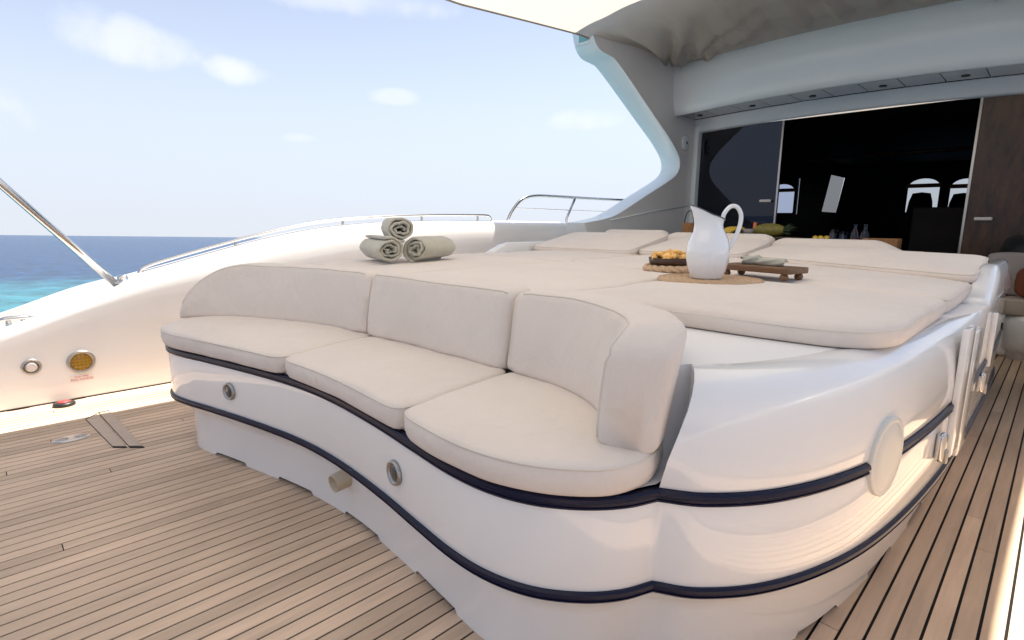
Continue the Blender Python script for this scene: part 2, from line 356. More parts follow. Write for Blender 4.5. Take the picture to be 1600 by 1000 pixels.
l2 = round_light('fire_port', (-3.799, p2.y, p2.z), .066, bw, M_AMBER, AX)
for k in range(-2, 3):
    w = .046 * math.sqrt(max(0, 1 - (k * .4) ** 2))
    box('lens_rib', (-3.787, p2.y + k * .018, p2.z), (.003, .003, 2 * w), M_AMBER2, l2)
    box('lens_rib', (-3.7872, p2.y, p2.z + k * .018), (.003, 2 * w, .003), M_AMBER2, l2)
p3 = onx(128, 590, -3.8)
box('sticker', (-3.7985, p3.y, p3.z), (.002, .105, .036), M_PLATE, bw)
for txt, dz in (('FOR FIRE', .003), ('PULL HANDLE', -.012)):
    cu = bpy.data.curves.new('lettering', 'FONT'); cu.body = txt; cu.size = .0155; cu.align_x = 'CENTER'
    tmp = bpy.data.objects.new('tmp', cu); me = bpy.data.meshes.new_from_object(tmp); bpy.data.objects.remove(tmp)
    me.transform(Matrix(((0, 0, 1, -3.797), (1, 0, 0, p3.y), (0, 1, 0, p3.z + dz), (0, 0, 0, 1))))
    link('lettering', me, M_RED, bw, smooth=False)
# mooring cleat in the recess of the cap
cl = empty('mooring_cleat', (-3.93, .16, smooth_tab(ZO, .16) - .09), label='small polished steel cleat in the recess of the port bulwark cap', cat='cleat')
zc = smooth_tab(ZO, .16) - .095
tube('horn', [(-3.93, .05, zc + .062), (-3.93, .09, zc + .07), (-3.93, .17, zc + .07), (-3.93, .21, zc + .062)], [.007, .012, .012, .007], M_STEEL, cl)
for y in (.10, .16): tube('foot', [(-3.93, y, zc), (-3.93, y, zc + .065)], [.018, .01], M_STEEL, cl)
# deck fittings
f = onz(100, 632, 0); ft = empty('deck_filler_cap', (f.x, f.y, 0), label='dark round deck cap with red top at the foot of the port bulwark', cat='deck cap')
lathe('ring', [(.05, 0), (.05, .012), (.042, .02), (.03, .02)], (f.x + .02, f.y, 0), M_BLACK, ft, 24)
lathe('cap', [(.03, .018), (.028, .024), (.0001, .026)], (f.x + .02, f.y, 0), mat('red_cap', (.45, .06, .06), .5), ft, 24)
f = onz(112, 685, 0); ft = empty('flush_deck_latch', (f.x, f.y, 0), label='flat oval polished latch plate let into the teak deck', cat='deck latch')
lathe('plate', [(.058, 0), (.058, .003), (.05, .0045), (.0001, .0045)], (f.x, f.y, 0), M_STEEL, ft, 32, mod=lambda v, i, a: Vector((v.x * .8, v.y * 1.25, v.z)))
for s in (-1, 1): lathe('finger_hole', [(.024, .0045), (.02, .0062), (.0001, .0055)], (f.x, f.y + s * .034, 0), M_STEEL2, ft, 20)
hb = empty('deck_hatch_strip', (-3.1, .38, 0), label='pair of grey teak boards set slanting across the deck planks', cat='hatch')
for (a, b, c, d) in (((133, 655), (152, 646), (199, 700), (177, 700)), ((153, 645), (170, 641), (226, 700), (203, 700))):
    P = [onz(*p, 0) for p in (a, b, c, d)]
    P2 = [p + (sum(P, Vector()) / 4 - p) * .07 for p in P]
    mesh('caulk_border', [(p.x, p.y, z) for p in P for z in (0.0, .0018)], [(0, 2, 4, 6), (1, 3, 5, 7), (0, 1, 3, 2), (2, 3, 5, 4), (4, 5, 7, 6), (6, 7, 1, 0)], M_CAULK, hb, smooth=False)
    mesh('board', [(p.x, p.y, z) for p in P2 for z in (0.0, .0045)], [(0, 2, 4, 6), (1, 3, 5, 7), (0, 1, 3, 2), (2, 3, 5, 4), (4, 5, 7, 6), (6, 7, 1, 0)], M_TEAK2, hb, smooth=False)
# awning poles
for sx, lab in ((-1, 'slanting polished steel awning pole footed on the port bulwark cap'), (1, 'slanting polished steel awning pole footed on the starboard bulwark cap')):
    x = XC + sx * 2.25; pr = empty('awning_pole', (x, .62, .57), label=lab, cat='pole', group='awning poles')
    tube('pole', [(x, .635, .565), (x, .15, 1.18), (XC + sx * 1.75, -.98, 2.60)], .021, M_STEEL, pr, 16)
    lathe('foot_plate', [(.05, 0), (.05, .008), (.032, .014), (.028, .04), (.022, .045)], (x, .63, smooth_tab(ZO, .63) - .02), M_STEEL, pr, 24)

# ------------------------------------------------------------------ sun lounge: moulded base
AFT = [Vector(p) for p in [(-2.885, .95), (-2.88, .80), (-2.83, .665), (-2.74, .58), (-2.62, .55), (-2.48, .572), (-2.33, .612), (-2.03, .683), (-1.77, .73), (-1.53, .745), (-1.27, .735), (-1.06, .716), (-.90, .703), (-.78, .71), (-.68, .742), (-.60, .80), (-.548, .865), (-.518, .935)]]
SIDE = [Vector(p) for p in [(-.518, .935), (-.44, .985), (-.355, 1.095), (-.285, 1.26), (-.235, 1.47), (-.20, 1.78), (-.178, 2.2), (-.172, 2.8), (-.175, 3.4), (-.20, 3.9), (-.30, 4.28), (-.55, 4.5)]]
aft = spline(AFT, 6); side = spline(SIDE, 8)
LSIDE = [Vector((2 * XC - p.x, p.y)) for p in side]          # mirrored, then reversed to run forward -> aft
out = aft[:-1] + side + [Vector((x, 4.5)) for x in (-1.0, -1.7, -2.4)] + LSIDE[::-1][:-1]
# close the port notch: drop the very first duplicate
if area2(out) < 0: out = out[::-1]
base = empty('sun_lounge', (XC, 2.4, 0), label='large white moulded sunbathing island with curved sofa front and navy rub strips', cat='sun lounge')
def loft(name, rows, m, parent, close=True, sh=35):
    V = []; c = len(rows[0][0])
    for P, z in rows: V += [(p.x, p.y, (z(i) if callable(z) else z)) for i, p in enumerate(P)]
    o = mesh(name, V, grid_faces(len(rows), c, close), m, parent); return sharp(o, sh)
Z1, Z2 = .457, .25
cum = [0]
for a, b in zip(out, out[1:]): cum.append(cum[-1] + (b - a).length)
notch = lambda i: .013 if (cum[i] + .33) % .42 > .21 else -.002
SK = .075
fine = []
for i, p in enumerate(out):
    q2 = out[(i + 1) % len(out)]; k = max(1, int((q2 - p).length / .012)); fine += [p.lerp(q2, j / k) for j in range(k)]
cum = [0]
for a, b in zip(fine, fine[1:]): cum.append(cum[-1] + (b - a).length)
loft('skirt', [(inset(fine, SK), notch), (inset(fine, SK), .15), (inset(fine, SK - .004), .172), (inset(fine, .055), .196), (inset(fine, .028), .215), (inset(fine, .010), .230), (inset(fine, .004), Z2 - .012)], M_GEL, base, sh=60)
def stripe(name, z, h):
    return loft(name, [(inset(out, .01), z - h), (inset(out, -.004), z - h + .001), (inset(out, -.007), z - h * .55), (inset(out, -.004), z - h * .45), (inset(out, -.004), z - h * .1), (inset(out, -.008), z + h * .1), (inset(out, -.007), z + h * .7), (inset(out, -.002), z + h), (inset(out, .01), z + h)], M_NAVY, base)
stripe('lower_rub_strip', Z2, .0118)
loft('band', [(inset(out, .003), Z2 + .010), (inset(out, .0), Z2 + .03), (inset(out, 0), Z1 - .03), (inset(out, .003), Z1 - .01)], M_GEL, base, sh=60)
stripe('upper_rub_strip', Z1, .0140)
# backrest line (front face at seat level), used for cushions and for the bulkhead behind them
BK = [Vector(p) for p in [(-2.90, .66), (-2.83, .76), (-2.70, .875), (-2.49, .985), (-2.22, 1.065), (-1.98, 1.10), (-1.6, 1.125), (-1.19, 1.13), (-.98, 1.125), (-.845, 1.09), (-.735, 1.02), (-.668, .935), (-.645, .880)]]
bk = spline(BK, 6)
bkb = inset(bk[::-1], -.085, closed=False)[::-1]             # back of the backrests
bkb = [Vector((p.x, p.y)) for p in bkb]
ZP = .705
# seat pan
i0 = next(i for i, p in enumerate(out) if (p - AFT[0]).length < 1e-4); 
aft_in = inset(out, .012)
seat_loop = [(p.x, p.y, Z1 + .0175) for p in aft_in[i0:i0 + len(aft)]] if i0 + len(aft) <= len(out) else [(p.x, p.y, Z1 + .0175) for p in inset(aft, .012, False)]
seat_loop = [v for v in seat_loop] + [(x, y, Z1 + .0175) for x, y in ((-.53, 1.4), (-2.87, 1.4))]
fill('seat_pan', seat_loop, M_GEL, base)
# side shells (starboard one is seen); rows run up the wall, over the shoulder and in under the pads
def shell(P, flip):
    n = len(P); s = [0]
    for a, b in zip(P, P[1:]): s.append(s[-1] + (b - a).length)
    prof = [(.003, 0), (.0, .03), (.0, .25), (.004, .5), (.012, .70), (.024, .83), (.042, .92), (.066, .975), (.092, 1.0), (.115, .99), (.125, .96)]
    rows = []
    for d, v in prof:
        st = .066 * sstep(-.15, 1.15, v)
        row = []
        for i in range(n):
            # resample: start each row a little further forward than the one below
            t = st + (s[-1] - st) * (s[i] / s[-1]); j = max(k for k in range(n) if s[k] <= t + 1e-9); j = min(j, n - 2)
            p = P[j].lerp(P[j + 1], (t - s[j]) / (s[j + 1] - s[j])); tg = (P[j + 1] - P[j]).normalized()
            nr = Vector((-tg.y, tg.x)) if not flip else Vector((tg.y, -tg.x))
            d = d * (1 - .42 * sstep(1.9, 2.6, p.y))
            p = p + nr * d
            zt = ZP + .002
            z = Z1 + .015 + (zt - Z1 - .015) * v
            if v == .96: z = ZP
            row.append((p.x, p.y, z))
        rows.append(row)
    V = [v for r in rows for v in r]
    return sharp(mesh('side_shell', V, grid_faces(len(rows), n), M_GEL, base), 60), rows
sh_r, rows_r = shell(side, False)
sh_l, rows_l = shell(LSIDE, True)
# top platform under the pads, and the bulkhead behind the backrests
inner_r = [r for r in rows_r[-1]]; inner_l = [r for r in rows_l[-1]]
plat = [(x, y, ZP) for x, y, z in inner_r] + [(x, y, ZP) for x, y, z in inner_l[::-1]]
bb = [Vector((p.x, min(p.y, 9))) for p in bkb]
bb = [p for p in bb if p.y > .955]
plat += [(p.x, p.y, ZP) for p in bb]
fill('top_platform', plat, M_GELM, base)
for X_ in (-.222, 2 * XC + .222):       # raised coaming ends beside the headrests
    V = []; ny = 16; na_ = 14
    for i in range(ny):
        t = i / (ny - 1); y = 2.70 + 1.15 * t; hh = .125 * sstep(0, .35, t) * (1 - .6 * sstep(.8, 1, t)) + .012; ww = .047
        for j in range(na_):
            a = math.pi * j / (na_ - 1); cx = math.copysign(abs(math.cos(a)) ** .5, math.cos(a)); V.append((X_ + ww * cx * (1 - .15 * math.sin(a)), y, ZP - .01 + (hh + .01) * max(0, math.sin(a)) ** .55))
    mesh('coaming_end', V, grid_faces(ny, na_) + [tuple(range(na_)), tuple(range((ny - 1) * na_, ny * na_))], M_GEL, base)
edge = [Vector(inner_l[0][:2])] + bb + [Vector(inner_r[0][:2])]
mesh('backrest_bulkhead', [(p.x, p.y, z) for z in (Z1 + .016, ZP) for p in edge], grid_faces(2, len(edge)), M_GEL, base)
for rows in (rows_r, rows_l):
    V = [r[0] for r in rows]; V = [Vector(v) for v in V]; lo = [Vector((v.x + (edge[-1].x - v.x if rows is rows_r else edge[0].x - v.x), inner_r[0][1], v.z)) for v in V]
    mesh('shell_end', [tuple(v) for v in V] + [tuple(v) for v in lo], grid_faces(2, len(V)), M_GEL, base)
# front coaming wall closing the forward side under the bolsters
mesh('forward_wall', [(x, 4.5, z) for x in (-.55, -2.85) for z in (Z1, ZP)], [(0, 1, 3, 2)], M_GEL, base)
# fittings on the base
def on_outline(px, py, z):
    """point of the outline met by the ray through a pixel, searched in plan at height z, with outward normal"""
    g = onz(px, py, z); best = min(range(len(out)), key=lambda i: (out[i] - Vector((g.x, g.y))).length)
    t = (out[(best + 1) % len(out)] - out[best - 1]).normalized(); return out[best], Vector((t.y, -t.x, 0))
for px, py in ((363, 610), (619, 732)):
    p, nrm = on_outline(px, py, .355)
    ax = nrm.to_track_quat('Z', 'Y')
    lt = round_light('courtesy_light', (p.x - nrm.x * .001, p.y - nrm.y * .001, .352), .034, base, M_DARK, ax)
p, nrm = on_outline(530, 752, .13)
pc = Vector((p.x, p.y, .145)) - nrm * (SK + .01)
nd = (nrm + Vector((0, 0, -.12))).normalized(); axq = nd.to_track_quat('Z', 'Y')
lathe('drain_spout', [(.036, 0), (.036, .010), (.032, .014), (.030, .062), (.026, .062), (.024, .02), (.0001, .018)], pc, M_TAN, base, 24, axq)
# round cover, latches and upright boards on the starboard side
def side_pt(y):
    j = min(range(len(side)), key=lambda i: abs(side[i].y - y)); j = max(1, min(j, len(side) - 2)); t = (side[j + 1] - side[j - 1]).normalized()
    a, b = (side[j], side[j + 1]) if side[j].y <= y else (side[j - 1], side[j]); f = (y - a.y) / (b.y - a.y)
    return a.lerp(b, f), Vector((t.y, -t.x, 0)), Vector((t.x, t.y, 0))
ss = [0]
for a_, b_ in zip(side, side[1:]): ss.append(ss[-1] + (b_ - a_).length)
def side_arc(s_):
    j = max(k for k in range(len(ss) - 1) if ss[k] <= s_); f = (s_ - ss[j]) / (ss[j + 1] - ss[j]); t = (side[j + 1] - side[j]).normalized(); t2 = (side[min(j + 2, len(side) - 1)] - side[min(j + 1, len(side) - 2)]).normalized()
    t = t.lerp(t2, f).normalized(); return side[j].lerp(side[j + 1], f), Vector((t.y, -t.x))
s0_ = ss[min(range(len(side)), key=lambda i: abs(side[i].y - 1.455))]
V = []; nn_ = 48; dp = [(.086, -.006), (.086, .0065), (.083, .0088), (.076, .0090), (.074, .0078), (.072, .0090), (.036, .0090)]
for r_, h_ in dp:
    for k in range(nn_):
        a_ = 2 * math.pi * k / nn_; q_, n_ = side_arc(s0_ + r_ * math.cos(a_)); V.append((q_.x + n_.x * h_, q_.y + n_.y * h_, .468 + 1.13 * r_ * math.sin(a_)))
mesh('round_cover', V, grid_faces(len(dp), nn_, True) + [tuple(range((len(dp) - 1) * nn_, len(dp) * nn_))], M_COVER, base)
for yy, zz, hh in ((1.92, .375, .085), (2.68, .415, .075)):
    p, nrm, tg = side_pt(yy); rot = Matrix((tg, nrm, Vector((0, 0, 1)))).transposed()
    lt = box('latch', Vector((p.x, p.y, zz)) + nrm * .012, (.040, .024, hh), M_STEEL, base, bev=.010, rot=rot)
    box('keeper', Vector((p.x, p.y, zz - hh * .3)) + nrm * .026, (.016, .010, hh * .5), M_STEEL2, lt, bev=.004, rot=rot)
for yy, w, zz, hh in ((2.12, .12, .50, .40), (2.265, .15, .47, .41), (2.90, .05, .55, .22)):
    p, nrm, tg = side_pt(yy); rot = Matrix((tg, nrm, Vector((0, 0, 1)))).transposed()
    box('upright_board', Vector((p.x, p.y, zz)) + nrm * .008, (w, .018, hh), M_GEL, base, bev=.005, rot=rot)

# ------------------------------------------------------------------ cushions
def cushion(name, poly, z0, z1, label, cat, group, crown=.012, r=.018, z_add=None, pip=True, m=None):
    P = [Vector(p[:2]) for p in poly]
    if area2(P) < 0: P = P[::-1]
    # resample evenly
    Q = []
    for i in range(len(P)):
        a, b = P[i], P[(i + 1) % len(P)]; k = max(1, int((b - a).length / .022))
        Q += [a.lerp(b, j / k) for j in range(k)]
    # soften corners
    for _ in range(6): Q = [(Q[i - 1] + Q[i] * 2 + Q[(i + 1) % len(Q)]) / 4 for i in range(len(Q))]
    za = z_add or (lambda x, y: 0)
    h = z1 - z0
    n = len(Q); cen = sum(Q, Vector((0, 0))) / n
    rows = [(inset(Q, .012), z0 + .001), (inset(Q, .004), z0 + .003), (Q, z0 + .012), (inset(Q, -.004), z0 + h * .45), (inset(Q, -.002), z1 - r * .9), (inset(Q, r * .25), z1 - r * .35), (inset(Q, r * .7), z1 - r * .05)]
    edge_ = inset(Q, r * .7)
    for t in (.06, .14, .26, .42, .6, .8): rows.append(([p.lerp(cen, t) for p in edge_], z1 + crown * (1 - (1 - t) ** 3)))
    V = []
    for P_, z in rows: V += [(p.x, p.y, z + za(p.x, p.y) * max(0, min(1, (z - z0) / h))) for p in P_]
    me = bpy.data.meshes.new(name); bm = bmesh.new(); vs = [bm.verts.new(v) for v in V]
    for f in grid_faces(len(rows), n, True): bm.faces.new([vs[i] for i in f])
    ct = bm.verts.new((cen.x, cen.y, z1 + crown + za(cen.x, cen.y))); cb_ = bm.verts.new((cen.x, cen.y, z0 + .001)); o_ = (len(rows) - 1) * n
    for i in range(n):
        bm.faces.new((vs[o_ + i], vs[o_ + (i + 1) % n], ct)); bm.faces.new((vs[(i + 1) % n], vs[i], cb_))
    bmesh.ops.recalc_face_normals(bm, faces=bm.faces); bm.to_mesh(me); bm.free()
    for v in me.vertices:
        k = max(0, min(1, (v.co.z - z0) / h)); w = noise.noise(v.co * 4.5) * .005 + noise.noise(v.co * 13) * .0022
        v.co.z += w * k; sw = noise.noise(v.co * 9 + Vector((5, 0, 0))) * .0035; v.co.x += sw * (.4 + .6 * k); v.co.y += sw
    root = empty(name, (sum(p.x for p in Q) / n, sum(p.y for p in Q) / n, z0), label=label, cat=cat, group=group)
    o = link('cover', me, m or M_FAB, root)
    if pip:
        tube('piping', [(p.x, p.y, z1 - r * .72 + za(p.x, p.y)) for p in inset(Q, -.0008)], .0027, M_FAB2, root, n=6, closed=True)
    return root
# seat cushions: front edge follows the moulding, rear edge tucked under the backrests
fo = inset(aft, -.018, False)
def front(x0, x1): return [p for p in fo if x0 <= p.x <= x1 and p.y < .96]
def seat(label, fl, fr, bl, br, corner=None):
    P = [Vector(fl)] + [p for p in front(fl[0] + .02, fr[0] - .02)] + [Vector(fr), Vector(br), Vector(bl)]
    return cushion('seat_cushion', P, Z1 + .018, Z1 + .088, label, 'cushion', None, crown=.006, r=.013)
def fy(x): return min((p for p in fo), key=lambda p: abs(p.x - x)).y
seat('cream seat cushion at the port end of the curved sofa', (-2.90, .80), (-1.835, fy(-1.835)), (-2.86, 1.14), (-1.965, 1.16))
seat('middle cream seat cushion of the curved sofa over the concave front', (-1.827, fy(-1.83)), (-1.115, fy(-1.115)), (-1.957, 1.16), (-1.182, 1.17))
seat('cream seat cushion at the starboard end beside the white side shell', (-1.107, fy(-1.11)), (-.528, .93), (-1.174, 1.17), (-.60, 1.12))
# backrest cushions, swept along the backrest line
def backrest(u0, u1, label, zt, end0=0, end1=0, thick=.132, taper=None):
    P = [bk[min(len(bk) - 1, int(i))].lerp(bk[min(len(bk) - 1, int(i) + 1)], i - int(i)) for i in [u0 + (u1 - u0) * k / 36 for k in range(37)]]
    z0 = Z1 + .082; V = []; nsec = 0; m = len(P)
    for i, p in enumerate(P):
        a = P[max(0, i - 1)]; b = P[min(m - 1, i + 1)]; t = (b - a).normalized(); nb = Vector((-t.y, t.x))
        if nb.y < 0 and abs(t.x) > .5: nb = -nb
        s = i / (m - 1); e = min(s, 1 - s) * (u1 - u0) * .09
        g = max(0, 1 - min(i, m - 1 - i) / 2.2); ins = .018 * g * g
        h = (zt(s) if callable(zt) else zt) - z0
        rr = min(.026, h * .3); bul = .012 * math.sin(math.pi * s) ** .5 if 0 < s < 1 else 0
        lean = .045 * (1 - .6 * sstep(.75, 1, p.x / -.6 * 0 + (s if u1 >= len(bk) - 1 else 0)))
        sec = []
        corners = [(0, 0), (thick, 0), (thick, h), (0, h)]
        # rounded rectangle, front face bulging towards the sitter
        for ci, (cx, cz, a0) in enumerate([(rr + ins, rr, 180), (thick - rr - ins, rr, 270), (thick - rr - ins, h - rr - ins, 0), (rr + ins, h - rr - ins, 90)]):
            for q in range(5):
                an = math.radians(a0 + 90 * q / 4); sec.append((cx + rr * math.cos(an), cz + rr * math.sin(an)))
            if ci == 3:
                for q in (.25, .5, .75): sec.append((ins - bul * math.sin(math.pi * q), (h - rr - ins) * (1 - q) + rr * q))
        nsec = len(sec)
        for (d, z) in sec:
            pp = p + nb * (d + lean * z / .25); v3 = Vector((pp.x, pp.y, z0 + z)); w = noise.noise(v3 * 6) * .006 + noise.noise(v3 * 17) * .002; V.append((pp.x + nb.x * w, pp.y + nb.y * w, z0 + z + noise.noise(v3 * 7 + Vector((3, 1, 0))) * .004))
    F = grid_faces(m, nsec, True) + [tuple(range(nsec)), tuple(range((m - 1) * nsec, m * nsec))]
    pm = P[m // 2]; root = empty('backrest_cushion', (pm.x, pm.y, z0), label=label, cat='cushion')
    sharp(mesh('cover', V, F, M_FAB, root), 70)
    ft = [Vector(V[i * nsec + 17]) for i in range(1, m - 1)]
    if u1 >= len(bk) - 1: ft += [Vector(V[(m - 2) * nsec + q]) for q in (19, 20, 21, 22, 1)]
    tube('piping', ft, .0027, M_FAB2, root, n=6)
    return root
N1 = len(bk) - 1
UA = min(range(len(bk)), key=lambda i: abs(bk[i].x + 1.985)); UB = min(range(len(bk)), key=lambda i: abs(bk[i].x + 1.195))
backrest(0, UA - .12, 'cream backrest cushion with rounded sloping end at the port end of the sofa', lambda s: Z1 + .13 + (.795 - Z1 - .13) * (math.sin(min(1, s / .42) * math.pi / 2) ** .8))
backrest(UA + .12, UB - .12, 'rectangular cream backrest cushion in the middle of the sofa', .793)
backrest(UB + .12, N1, 'cream backrest cushion wrapping round the starboard end of the sofa', lambda s: .798 - .05 * sstep(.78, 1.0, s))
# sunbathing pads
def padz(x, y): return .018 * (y - 1.45) / 2.2
PX = (-.252, -1.205, -2.165, -3.10); SEAM = (2.28, 2.44, 2.62, 2.62); FR = 3.95
names = [('starboard', 'beside the white side shell'), ('middle', 'under the jug'), ('port', 'under the rolled towels')]
labs_a = ['cream sun pad with the rounded free corner next to the white side shell', 'cream sun pad behind the middle sofa backrest', 'cream sun pad carrying the pile of rolled towels']
labs_f = ['cream sun pad running up to the long slanting headrest on the starboard side', 'cream sun pad in front of the middle headrest', 'cream sun pad in front of the port headrest beside the bulwark']
for k in range(3):
    xr, xl = PX[k] - (.008 if k else 0), PX[k + 1] + .008
    s0, s1 = SEAM[k], SEAM[k + 1]
    if k == 0: A = [(xr, s0 - .006), (xr, 1.60), (xr - .02, 1.52), (xr - .10, 1.455), (xr - .25, 1.44), (xl, 1.43), (xl, s1 - .006)]
    else: A = [(xr, s0 - .006), (xr, 1.33), (xl, 1.33 if k == 1 else 1.36), (xl, s1 - .006)]
    cushion('sun_pad', A, ZP + .001, ZP + .056, labs_a[k], 'cushion', None, crown=.013, z_add=padz)
    B = [(xr, s0 + .008), (xl, s1 + .008), (xl, FR), (xr, FR if k else 3.6)]
    cushion('sun_pad', B, ZP + .001, ZP + .056, labs_f[k], 'cushion', None, crown=.010, z_add=padz)
# wedge headrests
def wedge(label, crease, back, z0, zb):
    (a, b), (d, c) = crease, back; V = []; n = 24; m = 14
    A, B, C, D = map(Vector, (a, b, c, d)); root = empty('headrest_cushion', ((A.x + B.x) / 2, (A.y + B.y) / 2, z0), label=label, cat='cushion')
    P = [A, B, C, D]; Q = []
    for i in range(4):
        p, q2 = P[i], P[(i + 1) % 4]; k = max(2, int((q2 - p).length / .04)); Q += [p.lerp(q2, j / k) for j in range(k)]
    for _ in range(3): Q = [(Q[i - 1] + Q[i] * 2 + Q[(i + 1) % len(Q)]) / 4 for i in range(len(Q))]
    if area2(Q) < 0: Q = Q[::-1]
    ab = (B - A).normalized(); nn = Vector((-ab.y, ab.x)); dep = abs((D - A).dot(nn)); sg = 1 if (D - A).dot(nn) > 0 else -1
    def top(p): t = max(0, min(1, (p - A).dot(nn) * sg / dep)); return z0 + .035 + (zb - z0 - .035) * t
    rows = []; cen = sum(Q, Vector((0, 0))) / len(Q); e_ = inset(Q, .02)
    for P_, kz in [(inset(Q, .012), 0), (inset(Q, .002), .08), (inset(Q, -.003), .5), (Q, .8), (inset(Q, .008), .95), (e_, 1.0)] + [([p.lerp(cen, t) for p in e_], 1 + t) for t in (.08, .2, .4, .65)]:
        rows += [(p.x, p.y, z0 + (top(p) - z0) * kz if kz <= 1 else top(p) + .014 * (1 - (2 - kz) ** 3)) for p in P_]
    nq = len(Q); me = bpy.data.meshes.new('cover'); bm = bmesh.new(); vs = [bm.verts.new(v) for v in rows]
    for f in grid_faces(10, nq, True): bm.faces.new([vs[i] for i in f])
    ct = bm.verts.new((cen.x, cen.y, top(cen) + .014))
    for i in range(nq): bm.faces.new((vs[9 * nq + i], vs[9 * nq + (i + 1) % nq], ct))
    bm.faces.new([vs[i] for i in range(nq)])
    bmesh.ops.recalc_face_normals(bm, faces=bm.faces); bm.to_mesh(me); bm.free(); link('cover', me, M_FAB, root)
    tube('piping', [(p.x, p.y, z0 + (top(p) - z0) * .9) for p in inset(Q, .002)], .0035, M_FAB2, root, n=6, closed=True)
ZH = ZP + .058
wedge('wedge headrest on the port side of the sun pads beside the bulwark', ((-3.12, 3.30), (-2.20, 3.36)), ((-3.12, 3.86), (-2.20, 3.95)), ZH + .01, .925)
wedge('wedge headrest in the middle of the sun pads behind the jug', ((-2.185, 3.42), (-1.475, 3.55)), ((-2.185, 4.02), (-1.475, 4.08)), ZH + .012, .905)
wedge('long slanting wedge headrest on the starboard side ending at the white coaming', ((-1.455, 3.56), (-.238, 2.86)), ((-1.455, 4.08), (-.245, 3.40)), ZH + .008, .868)
# bolsters: backs of the cockpit seat beyond the headrests
for (xa, xb, zt, lab) in ((-3.05, -2.42, .945, 'cream bolster behind the port headrest below the side wing'), (-2.40, -1.545, .93, 'cream bolster behind the middle headrest in front of the fruit'), (-1.53, -.66, .905, 'cream bolster with sloping end behind the starboard headrest')):
    n = 30; V = []; y0 = 4.22; sec = 16
    for i in range(n):
        s = i / (n - 1); x = xa + (xb - xa) * s; g = max(0, 1 - min(i, n - 1 - i) / 2.5)
        hh = (zt - ZP) - .03 * g * g - (.085 * sstep(.72, 1, s) if xb > -1 else 0)
        for j in range(sec):
            a = 2 * math.pi * j / sec; cx = math.copysign(abs(math.cos(a)) ** .6, math.cos(a)); cz = math.copysign(abs(math.sin(a)) ** .6, math.sin(a))
            V.append((x, y0 + (.075 - .012 * g) * cx + .05 * (cz + 1) / 2, ZP + hh / 2 + hh / 2 * cz))
    root = empty('bolster_cushion', ((xa + xb) / 2, y0, ZP), label=lab, cat='cushion')
    mesh('cover', V, grid_faces(n, sec, True) + [tuple(range(sec)), tuple(range((n - 1) * sec, n * sec))], M_FAB, root)

# ------------------------------------------------------------------ things on the pads
ZT = ZP + .056 + .010
def towel(label, c, ang, length, r, tilt=0, zb=None):
    turns = 2.9; n = 120; rg = random.Random(sum(map(ord, label)) % 999); th = r / (turns + .9)
    V = []; ls = 9
    ph = [rg.uniform(0, 6.28) for _ in range(8)]
    for l in range(ls):
        u = l / (ls - 1)
        for i in range(n):
            s = i / (n - 1); a = s * turns * 2 * math.pi + ph[0]
            rad = .008 + (r - .008 - th * .3) * s ** .85
            wob = (.0065 * math.sin(a * 2 + ph[1] + u * 1.5) + .004 * math.sin(a * 3.3 + ph[2]) + .003 * math.sin(a * 7 + ph[4])) * (1.1 - .75 * s) + .0025 * noise.noise(Vector((a, u * 5, ph[5])))
            rad += wob
            for side_ in (0, 1):
                rr = rad + (th * .46 if side_ else -th * .46)
                y = (u - .5) * length + (.010 * math.sin(s * 9 + ph[3]) + .012 * (rg.random() - .5)) * (1 if u in (0, 1) else 0)
                V.append(Vector((rr * math.cos(a), y, rr * math.sin(a) * .93)))
    F = []
    def id_(l, i, sd): return (l * n + i) * 2 + sd
    for l in range(ls - 1):
        for i in range(n - 1):
            F.append((id_(l, i, 0), id_(l, i + 1, 0), id_(l + 1, i + 1, 0), id_(l + 1, i, 0)))
            F.append((id_(l, i, 1), id_(l + 1, i, 1), id_(l + 1, i + 1, 1), id_(l, i + 1, 1)))
        for i in (0, n - 1): F.append((id_(l, i, 0), id_(l + 1, i, 0), id_(l + 1, i, 1), id_(l, i, 1)))
    for l in (0, ls - 1):
        for i in range(n - 1): F.append((id_(l, i, 0), id_(l, i, 1), id_(l, i + 1, 1), id_(l, i + 1, 0)))
    M = Matrix.Translation(c) @ Matrix.Rotation(ang, 4, 'Z') @ Matrix.Rotation(tilt, 4, 'X')
    o = mesh('rolled_towel', [M @ v for v in V], F, M_TOWEL, None, label=label, cat='towel')
    md = o.modifiers.new('soft', 'SUBSURF'); md.levels = 1; md.render_levels = 1
    return o
tz = ZT + .003; RT = .080
def lay(label, near, far, length, r, z):
    d = Vector((far[0] - near[0], far[1] - near[1])); d.normalize(); c = Vector((near[0], near[1])) + d * length / 2
    return towel(label, Vector((c.x, c.y, z)), math.atan2(d.y, d.x) - math.pi / 2, length, r)
na, fa = onz(611, 412, tz), onz(562, 402, tz); nb_, fb = onz(660, 411, tz), onz(697, 405, tz)
da = Vector((fa.x - na.x, fa.y - na.y)).normalized()
lay('sage green rolled towel at the bottom of the pile toward the bulwark', na, fa, .36, RT, tz + RT * .93)
nb2 = Vector((nb_.x - .035, nb_.y - .025))
lay('sage green rolled towel at the bottom of the pile toward the jug', nb2, (fb.x, fb.y), .34, RT, tz + RT * .93)
nc = (Vector((na.x, na.y)) + nb2) / 2
lay('sage green rolled towel lying on top of the two others', (nc.x - .015, nc.y + .005), (nc.x - .02 + da.x, nc.y + da.y + .25), .35, RT, tz + RT * .93 + .110)

